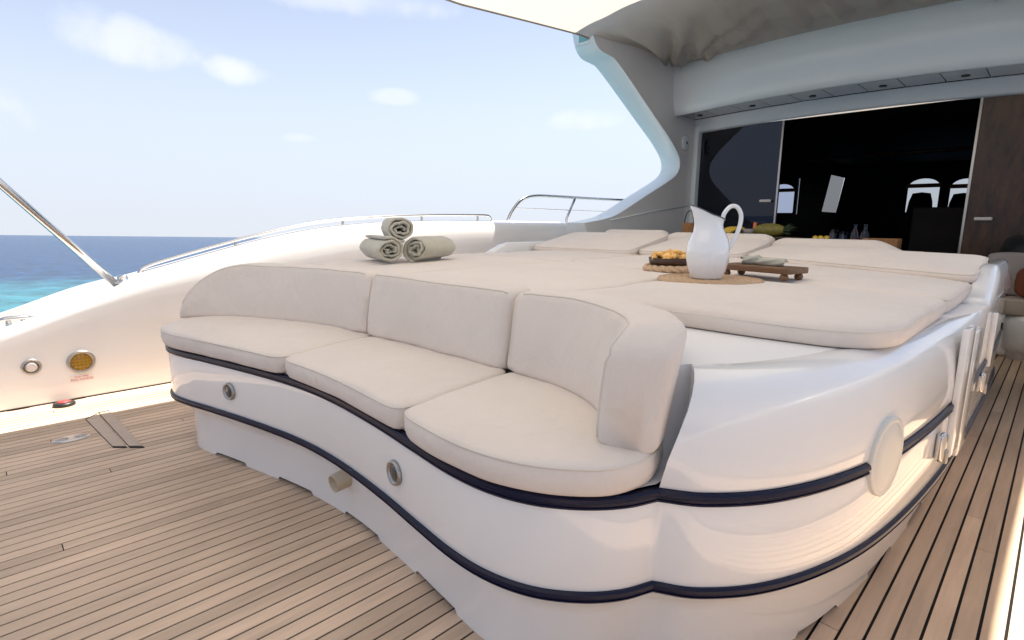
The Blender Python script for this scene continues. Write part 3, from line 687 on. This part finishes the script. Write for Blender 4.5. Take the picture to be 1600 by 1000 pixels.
jp = onz(1103, 436, ZT + .008)
jc = Vector((jp.x, jp.y, ZT))
pm = empty('round_placemat', (jc.x + .005, jc.y + .02, ZT), label='flat round woven straw placemat under the white jug', cat='placemat')
lathe('mat', [(.205, 0), (.208, .004), (.205, .008), (.19, .0095), (.0001, .0095)], (jc.x + .005, jc.y + .02, ZT), M_WEAVE, pm, 64)
for k in range(9): tube('straw_ring', [(jc.x + .005 + (.03 + .0215 * k) * math.cos(a * math.pi / 24), jc.y + .02 + (.03 + .0215 * k) * math.sin(a * math.pi / 24), ZT + .0095) for a in range(48)], .0022, M_WEAVE, pm, n=5, closed=True)
# jug
ZJ = ZT + .0115
jug = empty('enamel_jug', (jc.x, jc.y, ZJ), label='tall white enamel jug with dark rim on the straw placemat', cat='jug')
LFT = Vector((-RIGHT.x, -RIGHT.y, 0)).normalized(); lang = math.atan2(LFT.y, LFT.x)
prof = [(.0001, .004), (.055, .004), (.058, 0), (.062, .006), (.073, .035), (.082, .07), (.085, .10), (.082, .13), (.073, .16), (.062, .185), (.0535, .205), (.051, .222), (.0525, .24), (.056, .252)]
def jmod(v, i, a):
    if i >= len(prof) - 4:
        k = (i - (len(prof) - 5)) / 4; c = math.cos(a - lang); lip = max(0, c) ** 3
        v = Vector((v.x + LFT.x * .028 * lip * k, v.y + LFT.y * .028 * lip * k, v.z + k * (.040 * (max(0, c) ** 1.5) - .018 * max(0, -c))))
    return v
body = lathe('body', prof, (jc.x, jc.y, ZJ), M_ENAM, jug, 48, mod=jmod)
sol = body.modifiers.new('wall', 'SOLIDIFY'); sol.thickness = .003; sol.offset = -1
rim = [jmod(Vector((prof[-1][0] * math.cos(a), prof[-1][0] * math.sin(a), prof[-1][1])), len(prof) - 1, a) + Vector((jc.x, jc.y, ZJ)) for a in [2 * math.pi * k / 48 for k in range(48)]]
tube('rim', rim, .0022, M_RIM, jug, n=6, closed=True)
hp = [(-.048, .232), (-.056, .262), (-.078, .287), (-.104, .285), (-.122, .255), (-.121, .215), (-.108, .17), (-.092, .135), (-.080, .118)]
tube('handle', spline([(jc.x + LFT.x * a, jc.y + LFT.y * a, ZJ + b) for a, b in hp], 5), .0085, M_ENAM, jug, 12)
# snack dish on a woven trivet
sp = onz(1052, 425, ZT); sc_ = Vector((sp.x - .03, sp.y + .02, ZT))
tv = empty('woven_trivet', sc_, label='thick plaited straw trivet under the snack dish', cat='trivet')
for k, (rr, zz) in enumerate(((.105, .010), (.115, .014), (.11, .022))):
    for phs in (0, math.pi):
        tube('strand', [(sc_.x + (rr + .008 * math.sin(9 * t + phs)) * math.cos(t), sc_.y + (rr + .008 * math.sin(9 * t + phs)) * math.sin(t), ZT + zz + .005 * math.cos(9 * t + phs)) for t in [2 * math.pi * q / 72 for q in range(72)]], .0085, M_WEAVE, tv, n=6, closed=True)
lathe('pad', [(.10, .002), (.104, .012), (.10, .026), (.0001, .027)], sc_, M_WEAVE, tv, 32)
dz = ZT + .033
ds = empty('snack_dish', (sc_.x, sc_.y, dz), label='dark wooden dish filled with golden crackers beside the jug', cat='dish')
lathe('dish', [(.0001, 0), (.092, 0), (.100, .01), (.104, .034), (.098, .034), (.094, .012), (.0001, .01)], (sc_.x, sc_.y, dz), M_WOODD, ds, 40)
rg = random.Random(5)
for k in range(58):
    a = rg.uniform(0, 6.28); rr = .088 * math.sqrt(rg.random()); z = dz + .030 + (1 - (rr / .09) ** 2) * .020 + rg.uniform(-.006, .012)
    s = rg.uniform(.014, .021); V = []
    bm = bmesh.new(); bmesh.ops.create_icosphere(bm, subdivisions=1, radius=s)
    for v in bm.verts: v.co = Vector((v.co.x * rg.uniform(.75, 1.3), v.co.y * rg.uniform(.75, 1.3), v.co.z * rg.uniform(.6, 1.1))) + Vector((sc_.x + rr * math.cos(a), sc_.y + rr * math.sin(a), z))
    me = bpy.data.meshes.new('cracker'); bm.to_mesh(me); bm.free(); link('cracker', me, M_CORN, ds, smooth=(k % 3 == 0))
# footed serving board with folded linen
b0 = onz(1148, 432, ZT); b1 = onz(1240, 441, ZT); bc = (b0 + b1) / 2 + Vector((-.03, .06, 0)); bd = (b1 - b0); bang = math.atan2(bd.y, bd.x); blen = bd.length + .06
BR = Matrix.Rotation(bang, 3, 'Z')
tr = empty('serving_board', (bc.x, bc.y, ZT), label='brown wooden serving board on ball feet beside the jug', cat='serving board')
box('board', (bc.x, bc.y, ZT + .042), (blen, .15, .026), M_WOOD, tr, bev=.005, rot=BR)
for sx in (-1, 1):
    for sy in (-1, 1):
        q_ = BR @ Vector((sx * (blen / 2 - .03), sy * .055, 0)); lathe('foot', [(.006, 0), (.014, .004), (.018, .014), (.014, .025), (.009, .031)], (bc.x + q_.x, bc.y + q_.y, ZT), M_WOOD, tr, 16)
def linen(label, off, ang, ln, r, curl):
    pts = []; root_c = Vector((bc.x, bc.y, ZT + .055)) + BR @ Vector((off[0], off[1], 0)); V = []; n = 40; ls = 9; rg = random.Random(int(ln * 9999))
    for l in range(ls):
        u = l / (ls - 1) - .5
        for i in range(n):
            s = i / (n - 1); a = s * 4.6 + .4; rad = r * (.55 + .45 * s) * (1 + curl * u) + .002 * math.sin(a * 4 + l)
            V.append(Matrix.Translation(root_c) @ Matrix.Rotation(bang + ang, 4, 'Z') @ Vector((u * ln + .004 * math.sin(a * 3), rad * math.cos(a), max(0.0012, r * .9 + rad * math.sin(a)))))
    o = mesh('linen_napkin', V, grid_faces(ls, n), M_NAP, None, label=label, cat='napkin'); sd_ = o.modifiers.new('thick', 'SOLIDIFY'); sd_.thickness = .003; return o
linen('upturned folded grey green napkin at the jug end of the serving board', (-.06, .0), 1.1, .085, .023, .5)
linen('loosely rolled grey green napkin lying along the serving board', (.045, -.005), .15, .12, .019, .25)

# ------------------------------------------------------------------ superstructure
ZD, YD = 2.12, 6.5
sup = empty('deckhouse', (XC, 6.5, 0), label='pale yacht deckhouse with angular side wings framing the dark saloon doors', cat='deckhouse')
def wing(sx):
    X = lambda a: XC + sx * a
    opening = [(4.30, 1.0), (4.62, 1.04), (4.88, 1.10), (5.36, 1.29), (5.72, 1.43), (5.98, 1.54), (6.08, 1.62), (6.10, 1.70), (6.05, 1.80), (5.85, 1.95), (5.55, 2.12), (5.25, 2.29), (4.95, 2.46), (4.72, 2.58), (4.62, 2.60), (4.46, 2.62), (4.36, 2.70), (4.30, 2.86)]
    op = spline([Vector((y, z, 0)) for y, z in opening], 4)
    front_ = [(6.62, 2.9), (6.62, 0), (4.75, 0), (4.62, .6), (4.40, .86)]
    loop = [(v.x, v.y) for v in op] + front_
    V = []; n = len(loop)
    for a in (1.66, 1.70, 1.93, 1.96):
        ins = .02 if a in (1.66, 1.96) else 0
        for i, (y, z) in enumerate(loop):
            dy = .09 * (a - 1.66) / .3 * (1 if i < len(op) else 0)
            V.append((X(a), y + dy + (ins if i < len(op) else 0), z))
    o = mesh('side_wing', V, grid_faces(4, n, True), M_GEL2, sup)
    for a, nm in ((1.66, 'wing_inner_face'), (1.96, 'wing_outer_face')):
        dy = .09 * (a - 1.66) / .3
        fill(nm, [(X(a), y + (dy + .02 if i < len(op) else 0), z) for i, (y, z) in enumerate(loop)], M_WALL if a == 1.66 else M_GEL2, sup)
    sharp(o, 50)
    # raised panel line and small speaker on the inner wall
    tube('panel_line', [(X(1.655), 4.75, 1.03), (X(1.655), 5.6, 1.14), (X(1.655), 6.4, 1.22)], .006, M_GEL2, sup, 6)
    axs = Vector((-sx, 0, 0)).to_track_quat('Z', 'Y')
    spk = lathe('wall_speaker', [(.09, 0), (.09, .012), (.075, .02), (.0001, .022)], (X(1.66), 6.22, 1.95), M_GEL2, sup, 28, axs)
    lathe('speaker_hole', [(.018, .0215), (.012, .0235), (.0001, .0235)], (X(1.66), 6.22, 1.95), M_BLACK, spk, 14, axs)
    lp = box('lamp_housing', (X(1.80), 4.395, 2.735), (.17, .03, .12), M_GEL2, sup, bev=.01)
    box('lamp_lens', (X(1.78), 4.375, 2.735), (.11, .012, .075), M_LAMP, lp, bev=.004)
    # corner pillar between wing and door
    box('door_pillar', (X(1.63), 6.47, 1.09), (.06, .12, 2.18), M_GEL2, sup, bev=.015)
    # low moulded foot of the wing on the side deck
    box('wing_foot', (X(1.83), 4.62, .50), (.30, .42, 1.0), M_GEL, sup, bev=.06)
wing(-1); wing(1)
# fascia over the doors, ceiling panels and the big beam that carries the awning
def arch(x): return .05 * (1 - ((x - XC) / 1.7) ** 2)
xs = [XC - 1.66 + 3.32 * i / 32 for i in range(33)]
V = []; rws = [(6.50, ZD), (6.455, ZD + .005), (6.44, ZD + .02), (6.42, ZD + .13), (6.41, ZD + .145)]
for y, z in rws: V += [(x, y, z + arch(x) - .05 + .012) for x in xs]
sharp(mesh('door_fascia', V, grid_faces(len(rws), 33), M_GEL2, sup), 50)
for k in range(11):
    xa = XC - 1.655 + 3.31 * k / 11 + .004; xb = XC - 1.655 + 3.31 * (k + 1) / 11 - .004
    zz = ZD + .112
    pn = mesh('ceiling_panel', [(x, y, zz + arch(x) + e) for x in (xa, xb) for y in (5.99, 6.43) for e in (0, .02)], [(0, 1, 3, 2), (4, 6, 7, 5), (0, 4, 5, 1), (2, 3, 7, 6), (0, 2, 6, 4), (1, 5, 7, 3)], M_CEIL, sup, smooth=False)
    if k % 2 == 0: lathe('downlight', [(.032, 0), (.032, -.006), (.024, -.008), (.0001, -.006)], ((xa + xb) / 2, 6.23, zz + arch((xa + xb) / 2)), M_BLACK, pn, 20)
rws = [(6.0, ZD + .150), (5.985, ZD + .098), (5.965, ZD + .092), (5.945, ZD + .10), (5.92, ZD + .16), (5.88, ZD + .32), (5.87, ZD + .50), (5.89, ZD + .60), (5.95, ZD + .68), (6.1, ZD + .72)]
V = []
for y, z in rws: V += [(x, y, z + arch(x) * 1.3) for x in xs]
sharp(mesh('awning_beam', V, grid_faces(len(rws), 33), M_GEL2, sup), 60)
# roof: the hardtop reaches aft over the head of the awning
roof = box('hardtop', (XC, 9.12, 3.08), (4.50, 9.66, .12), M_GEL, sup, bev=.04)
box('roof_skin', (XC, 6.55, 2.95), (3.4, .9, .14), M_GEL2, sup)
# saloon: dark room with real window openings
SX0, SX1, SY1 = XC - 1.66, XC + 1.66, 13.2
def wall_holes(name, loop, holes, mp_, m):
    bm = bmesh.new(); es = []
    for lp in [loop] + holes:
        vs = [bm.verts.new(mp_(*p)) for p in lp]; es += [bm.edges.new((vs[i], vs[(i + 1) % len(vs)])) for i in range(len(vs))]
    bmesh.ops.triangle_fill(bm, use_beauty=True, edges=es); me = bpy.data.meshes.new(name); bm.to_mesh(me); bm.free(); return link(name, me, m, sup, smooth=False)
def arch_loop(cx, z0, z1, w): return [(cx - w, z0), (cx + w, z0)] + [(cx + w * math.cos(a), z1 - .16 + .16 * math.sin(a)) for a in [math.pi * k / 12 for k in range(13)]]
fy_ = SY1
fw = []
for px0, px1 in ((1418, 1467), (1484, 1532)):
    a = ony(px0, 303, fy_); b = ony(px1, 303, fy_); t = ony((px0 + px1) / 2, 279, fy_); fw.append(((a.x + b.x) / 2, a.z - .35, t.z, (b.x - a.x) / 2))
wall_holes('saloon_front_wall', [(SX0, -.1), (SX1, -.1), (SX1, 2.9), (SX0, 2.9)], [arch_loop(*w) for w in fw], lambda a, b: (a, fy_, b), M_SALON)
for cx, z0, z1, w in fw:
    mesh('window_pane', [(cx - w - .02, fy_ + .012, z0 - .02), (cx + w + .02, fy_ + .012, z0 - .02), (cx + w + .02, fy_ + .012, z1 + .02), (cx - w - .02, fy_ + .012, z1 + .02)], [(0, 1, 2, 3)], M_TINT3, sup, smooth=False)
    box('window_blind', (cx, fy_ - .03, z1 - .135), (2 * w + .06, .02, .075), M_ORANGE, sup)
    pc_ = Vector((cx, fy_, z1 - .30)); pc_ = CAM + (pc_ - CAM) * ((fy_ - 1.2 - CAM.y) / (pc_.y - CAM.y))
    lathe('helm_seat', [(.20, 0), (.22, .3), (.24, .75), (.17, pc_.z - .12), (.13, pc_.z + .02), (.0001, pc_.z + .04)], (pc_.x - .02, fy_ - 1.2, 0), M_SALON, sup, 20)
lw = []
for (y0, y1, z0, z1, sl) in ((9.35, 10.25, 1.18, 1.78, 0.0), (11.6, 12.5, 1.25, 1.95, .35)):
    lw.append([(y0, z0), (y1, z0), (y1 + sl, z1), (y0 + sl, z1)])
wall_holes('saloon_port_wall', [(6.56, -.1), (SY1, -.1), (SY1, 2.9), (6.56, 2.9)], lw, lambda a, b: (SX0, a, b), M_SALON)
for y0, y1, z0, z1, sl in ((9.35, 10.25, 1.18, 1.78, 0.0), (11.6, 12.5, 1.25, 1.95, .35)):
    for X_ in (SX0 - .012, SX1 + .012): mesh('window_pane', [(X_, y0 - .03, z0 - .03), (X_, y1 + .03, z0 - .03), (X_, y1 + sl + .03, z1 + .03), (X_, y0 + sl - .03, z1 + .03)], [(0, 1, 2, 3)], M_TINT if y0 < 10 else M_TINT2, sup, smooth=False)
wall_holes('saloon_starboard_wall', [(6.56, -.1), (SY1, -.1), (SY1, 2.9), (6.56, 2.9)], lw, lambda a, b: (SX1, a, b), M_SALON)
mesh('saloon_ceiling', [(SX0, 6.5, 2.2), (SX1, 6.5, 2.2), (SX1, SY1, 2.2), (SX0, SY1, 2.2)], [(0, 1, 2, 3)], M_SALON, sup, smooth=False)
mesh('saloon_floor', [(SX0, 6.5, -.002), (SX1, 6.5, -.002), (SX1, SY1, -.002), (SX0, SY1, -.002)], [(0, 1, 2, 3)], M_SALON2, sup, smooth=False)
box('saloon_cabinet', (SX1 - .75, 8.2, .6), (.9, 1.6, 1.2), M_SALON, sup, bev=.02)
box('saloon_sofa', (SX0 + .55, 8.6, .35), (.9, 2.4, .7), M_RUST, sup, bev=.08)
tube('ceiling_trim', [(SX0, 9.6, 2.02), (SX1, 9.6, 2.02)], .03, M_SALON2, sup, 8)
# sliding doors
def door(label, xa, xb, y, m, handle=None, trim_r=True):
    r_ = empty('sliding_door', ((xa + xb) / 2, y, 0), label=label, cat='door')
    zt = ZD + .02
    box('pane', ((xa + xb) / 2, y, zt / 2), (xb - xa - .02, .012, zt), m, r_)
    for x in (xa + .008, xb - .008): box('door_stile', (x, y, zt / 2), (.022, .03, zt), M_STEEL2, r_, bev=.003)
    if handle: box('door_handle', (handle[0], y - .035, handle[1]), (.13, .03, .032), M_PLATE, r_, bev=.012)
    return r_
h1 = ony(1197, 314, 6.5); h2 = ony(1530, 342, 6.5)
door('dark glass sliding door on the port side reflecting the side wing', SX0 + .04, -2.35, 6.51, M_GLASS, (h1.x, h1.z))
door('sliding door with painted brown reflections on the starboard side of the opening', -.70, SX1 - .03, 6.51, M_REFL, (h2.x + .03, h2.z))
box('burl_bulkhead', (-.25, 6.75, 1.05), (.95, .03, 2.1), M_SALON2, sup)
box('door_track', (XC, 6.49, ZD + .012), (3.2, .03, .024), M_STEEL, sup)

# rail further forward on the side deck
fr_ = empty('side_deck_rail', (-4.0, 5.0, 0), label='bent steel guard rail on the port side deck beyond the bulwark end', cat='rail')
rx = -4.15
ra = [onx(*p, rx) for p in ((793, 345), (800, 330), (815, 312), (835, 306), (870, 307), (960, 312))]
tube('top_rail', spline(ra + [Vector((rx, 8.5, 1.33))], 6), .017, M_STEEL, fr_, 10)
ra2 = [onx(*p, rx) for p in ((805, 325), (880, 328), (955, 331))]; tube('middle_wire', ra2 + [Vector((rx, 8.5, 1.17))], .005, M_STEEL, fr_, 6)
pa = onx(885, 342, rx); pb = onx(899, 309, rx); tube('stanchion', [pa + Vector((0, 0, -.25)), pa, pb], .014, M_STEEL, fr_, 8)
box('rail_base', (rx + .02, 6.4, .50), (.22, 4.9, 1.0), M_GEL, fr_, bev=.04)

# ------------------------------------------------------------------ awning
aw_n, aw_m = 90, 120; V = []
Y0, Y1 = -1.05, 5.93
for i in range(aw_m):
    t = i / (aw_m - 1); y = Y0 + (Y1 - Y0) * t
    for j in range(aw_n):
        s = -1 + 2 * j / (aw_n - 1)
        half = 1.745 - .055 * math.sin(math.pi * t)
        x = XC + s * half
        zed = lerp_tab([(-1.05, 2.55), (2.8, 2.61), (4.2, 2.725), (5.0, 2.735), (5.93, 2.70)], y)
        cam_ = .16 * (1 - abs(s) ** 2.2) * (1 - .1 * t)
        z = zed + cam_ + .045 * math.sin(math.pi * t) * (abs(s) ** 6) * -.5
        # creases fanning out of the forward corners
        for cx in (-1, 1):
            dx, dy = x - (XC + cx * 1.74), Y1 - y; rr = math.hypot(dx, dy); an = math.atan2(dy, abs(dx) + 1e-6)
            z += .06 * math.sin(an * 19 + 1.0 * cx + .8 * math.sin(rr * 3)) * math.exp(-((rr - .55) / .55) ** 2) + .012 * math.sin(an * 31) * math.exp(-((rr - 1.0) / .8) ** 2)
        z += (.030 * math.sin(x * 17 + y * 1.6 + 1.5 * math.sin(x * 4)) + .012 * math.sin(x * 41 + y * 2)) * sstep(4.2, 5.6, y)
        if t > .985: z = ZD + .60 + arch(x) * 1.3 + .02
        V.append((x, y, z))
awn = empty('awning', (XC, 2.5, 2.6), label='stretched beige fabric awning shading the aft deck', cat='awning')
mesh('canvas', V, grid_faces(aw_m, aw_n), M_AWN, awn)
for j in (0, aw_n - 1): tube('hem', [V[i * aw_n + j] for i in range(0, aw_m - 2)], .009, M_GREYC, awn, n=6)
tube('forward_hem', [V[(aw_m - 1) * aw_n + j] for j in range(aw_n)], .010, M_GREYC, awn, n=6)
tube('aft_hem', [V[j] for j in range(aw_n)], .010, M_GREYC, awn, n=6)

# ------------------------------------------------------------------ cockpit table with the fruit
TZ, TY = .80, 5.15
tbl = empty('cockpit_table', (-1.8, TY, 0), label='low cockpit table behind the bolsters set with fruit and bottles', cat='table')
box('table_top', (-1.85, TY, TZ - .02), (2.1, .62, .04), M_WOOD, tbl, bev=.01)
for x in (-2.6, -1.1): lathe('pedestal', [(.14, 0), (.14, .02), (.05, .04), (.045, TZ - .06), (.10, TZ - .04)], (x, TY, 0), M_STEEL2, tbl, 20)
def at(px, py): return ony(px, py, TY)
p = at(1076, 360); bs = empty('basket_bag', (p.x, TY, TZ), label='tan woven basket with a dark loop handle on the cockpit table', cat='basket')
lathe('basket', [(.0001, .0), (.055, .0), (.064, .05), (.066, .21), (.060, .21), (.056, .01)], (p.x, TY, TZ), M_BASKET, bs, 24)
tube('loop_handle', [(p.x + .05 * math.cos(a), TY, TZ + .20 + .13 * math.sin(a)) for a in [math.pi * k / 14 for k in range(15)]], .005, M_BLACK, bs, 6)
p = at(1146, 352)
fs = empty('fruit_stand', (p.x + .25, TY, TZ), label='low wooden fruit stand carrying the pineapple and melon on the table', cat='stand')
box('stand_top', (p.x + .20, TY, TZ + .085), (.72, .26, .018), M_WOODD, fs, bev=.005)
for sx in (-.28, .28): box('stand_foot', (p.x + .20 + sx, TY, TZ + .038), (.03, .2, .076), M_WOODD, fs)
SZ = TZ + .0945
for k in range(3):
    o = tube('banana', spline([(p.x - .07 + .03 * k, TY - .09, SZ + .02), (p.x - .03 + .03 * k, TY - .05, SZ + .06), (p.x + .02 + .025 * k, TY + .02, SZ + .065), (p.x + .06 + .02 * k, TY + .08, SZ + .03)], 4), [.006] + [.019] * 11 + [.007], M_BANANA, None, 8,
         label=['yellow banana lying foremost on the fruit stand behind the jug handle', 'middle yellow banana on the fruit stand behind the jug handle', 'yellow banana next to the melon bowl on the fruit stand'][k], cat='banana')
p = at(1171, 355); bo = empty('melon_bowl', (p.x, TY, SZ), label='grey ceramic bowl with an orange melon slice beside the pineapple', cat='bowl')
lathe('bowl', [(.0001, 0), (.03, 0), (.05, .03), (.058, .065), (.053, .065), (.045, .03), (.0001, .008)], (p.x, TY, SZ), M_BOWL, bo, 24)
mesh('melon_slice', [(p.x + .035 + a, TY + b, SZ + .02 + c) for a, b, c in ((0, -.01, 0), (.022, -.01, 0), (.026, -.01, .10), (.004, -.01, .105), (0, .02, 0), (.022, .02, 0), (.026, .02, .10), (.004, .02, .105))], [(0, 1, 2, 3), (4, 7, 6, 5), (0, 4, 5, 1), (1, 5, 6, 2), (2, 6, 7, 3), (3, 7, 4, 0)], M_MELON, bo)
# pineapple lying on its side
pa = at(1182, 358); pb = at(1222, 358); pin = empty('pineapple', ((pa.x + pb.x) / 2, TY, SZ), label='ripe pineapple lying on its side on the fruit stand', cat='pineapple')
L_ = pb.x - pa.x + .03; cx0 = pa.x - .01; rz = SZ + .056
V = []; ns, nr = 44, 26
for j in range(ns):
    t = j / (ns - 1); rr = .056 * (math.sin(math.pi * (.06 + .88 * t)) ** .42)
    for i in range(nr):
        a = 2 * math.pi * i / nr; k = rr * (1 + .07 * abs(math.sin(a * 4.5 + t * 22)) * abs(math.sin(a * 4.5 - t * 22)) * 2)
        V.append((cx0 + L_ * t, TY + k * math.cos(a), rz + k * math.sin(a)))
mesh('fruit', V, grid_faces(ns, nr, True), M_PINE, pin)
rg = random.Random(11)
for k in range(26):
    a = rg.uniform(0, 6.28); sp_ = rg.uniform(.1, .75); ln = rg.uniform(.06, .12); d = Vector((1, sp_ * math.cos(a), sp_ * math.sin(a))).normalized(); w = d.cross(Vector((0, .3, 1))).normalized() * .008
    b_ = Vector((cx0 + L_ - .012, TY, rz)) + Vector((0, .02 * math.cos(a), .02 * math.sin(a))); e_ = b_ + d * ln; mid = b_ + d * ln * .5 + Vector((0, 0, .004))
    mesh('leaf', [b_ - w, b_ + w, mid + w * .9, e_, mid - w * .9], [(0, 1, 2, 3, 4)], M_LEAF, pin, smooth=False)
# plate, tumblers, bottles, board
p = at(1283, 372); pl_ = empty('fruit_plate', (p.x, TY, TZ), label='raised plate of yellow fruit pieces near the glasses', cat='plate')
lathe('plate', [(.0001, 0), (.04, 0), (.02, .02), (.02, .06), (.10, .075), (.10, .08), (.0001, .07)], (p.x, TY, TZ), M_BOWL, pl_, 24)
for k in range(7):
    bm = bmesh.new(); bmesh.ops.create_icosphere(bm, subdivisions=1, radius=.024); me = bpy.data.meshes.new('fruit_piece')
    for v in bm.verts: v.co += Vector((p.x + .05 * math.cos(k), TY + .05 * math.sin(k * 1.0), TZ + .09))
    bm.to_mesh(me); bm.free(); link('fruit_piece', me, M_BANANA, pl_)
for px, hh, lab in ((1303, .17, 'tall clear tumbler next to the fruit plate'), (1318, .15, 'short clear tumbler between the tall one and the bottles')):
    p = at(px, 362); lathe('glass_tumbler', [(.0001, .0), (.03, .0), (.036, hh), (.033, hh), (.028, .01), (.0001, .012)], (p.x, TY, TZ), M_CLEAR, None, 20, label=lab, cat='glass')
for px, lab in ((1337, 'clear glass bottle with orange juice next to the tumblers'), (1353, 'clear glass bottle next to the small cutting board')):
    p = at(px, 352); rt = empty('glass_bottle', (p.x, TY, TZ), label=lab, cat='bottle')
    lathe('bottle', [(.0001, 0), (.034, 0), (.035, .10), (.03, .135), (.015, .16), (.013, .205), (.016, .21), (.013, .21)], (p.x, TY, TZ), M_CLEAR, rt, 20)
    lathe('juice', [(.0001, .004), (.030, .004), (.031, .09 if px == 1337 else .05), (.0001, .09 if px == 1337 else .05)], (p.x, TY, TZ), mat('orange_juice', (.7, .25, .03), .3) if px == 1337 else M_CLEAR, rt, 16)
p = at(1378, 374); box('cutting_board', (p.x, TY, TZ + .05), (.24, .16, .1), M_BASKET, None, bev=.008, label='small brown board box at the starboard end of the cockpit table', cat='board')

# ------------------------------------------------------------------ starboard cockpit seat
st_ = empty('cockpit_bench', (.0, 5.9, 0), label='white moulded cockpit seat with rounded drum corner near the starboard door', cat='seat')
box('seat_base', (.12, 6.02, .17), (.86, .80, .34), M_GEL, st_, bev=.05)
lathe('drum_corner', [(.13, -.0), (.13, .06), (.165, .08), (.175, .30), (.16, .345), (.0001, .35)], (-.10, 5.66, 0), M_GEL, st_, 36)
lathe('ring_pull', [(.030, 0), (.030, .008), (.018, .010), (.018, .0)], (-.262, 5.618, .24), M_BLACK, st_, 20, Vector((-.1, -1, 0)).to_track_quat('Z', 'Y'))
V = []
lathe('curved_back', [(.40, .48), (.45, .60), (.46, .80), (.43, .90), (.38, .93), (.33, .90), (.33, .48)], (.06, 6.30, 0), M_BLACK, st_, 40)
cushion('cockpit_seat_cushion', [(-.28, 5.50), (.50, 5.50), (.50, 6.35), (-.28, 6.35)], .345, .47, 'sand coloured seat cushion of the starboard cockpit seat', 'cushion', None, m=M_SAND)
cushion('cockpit_back_cushion', [(-.43, 5.72), (-.10, 5.72), (-.10, 5.83), (-.43, 5.83)], .475, .79, 'grey upright back cushion of the starboard cockpit seat', 'cushion', None, m=M_GREYC, pip=False)
bm = bmesh.new(); bmesh.ops.create_uvsphere(bm, u_segments=20, v_segments=14, radius=1)
for v in bm.verts:
    c = v.co; e = lambda q: math.copysign(abs(q) ** .55, q)
    v.co = Vector((-.02 + .22 * e(c.x), 5.58 + .055 * c.y + .05 * e(c.z), .595 + .125 * e(c.z)))
me = bpy.data.meshes.new('throw_pillow'); bm.to_mesh(me); bm.free()
link('throw_pillow', me, M_RUST, None, label='rust brown throw pillow on the starboard cockpit seat', cat='pillow')
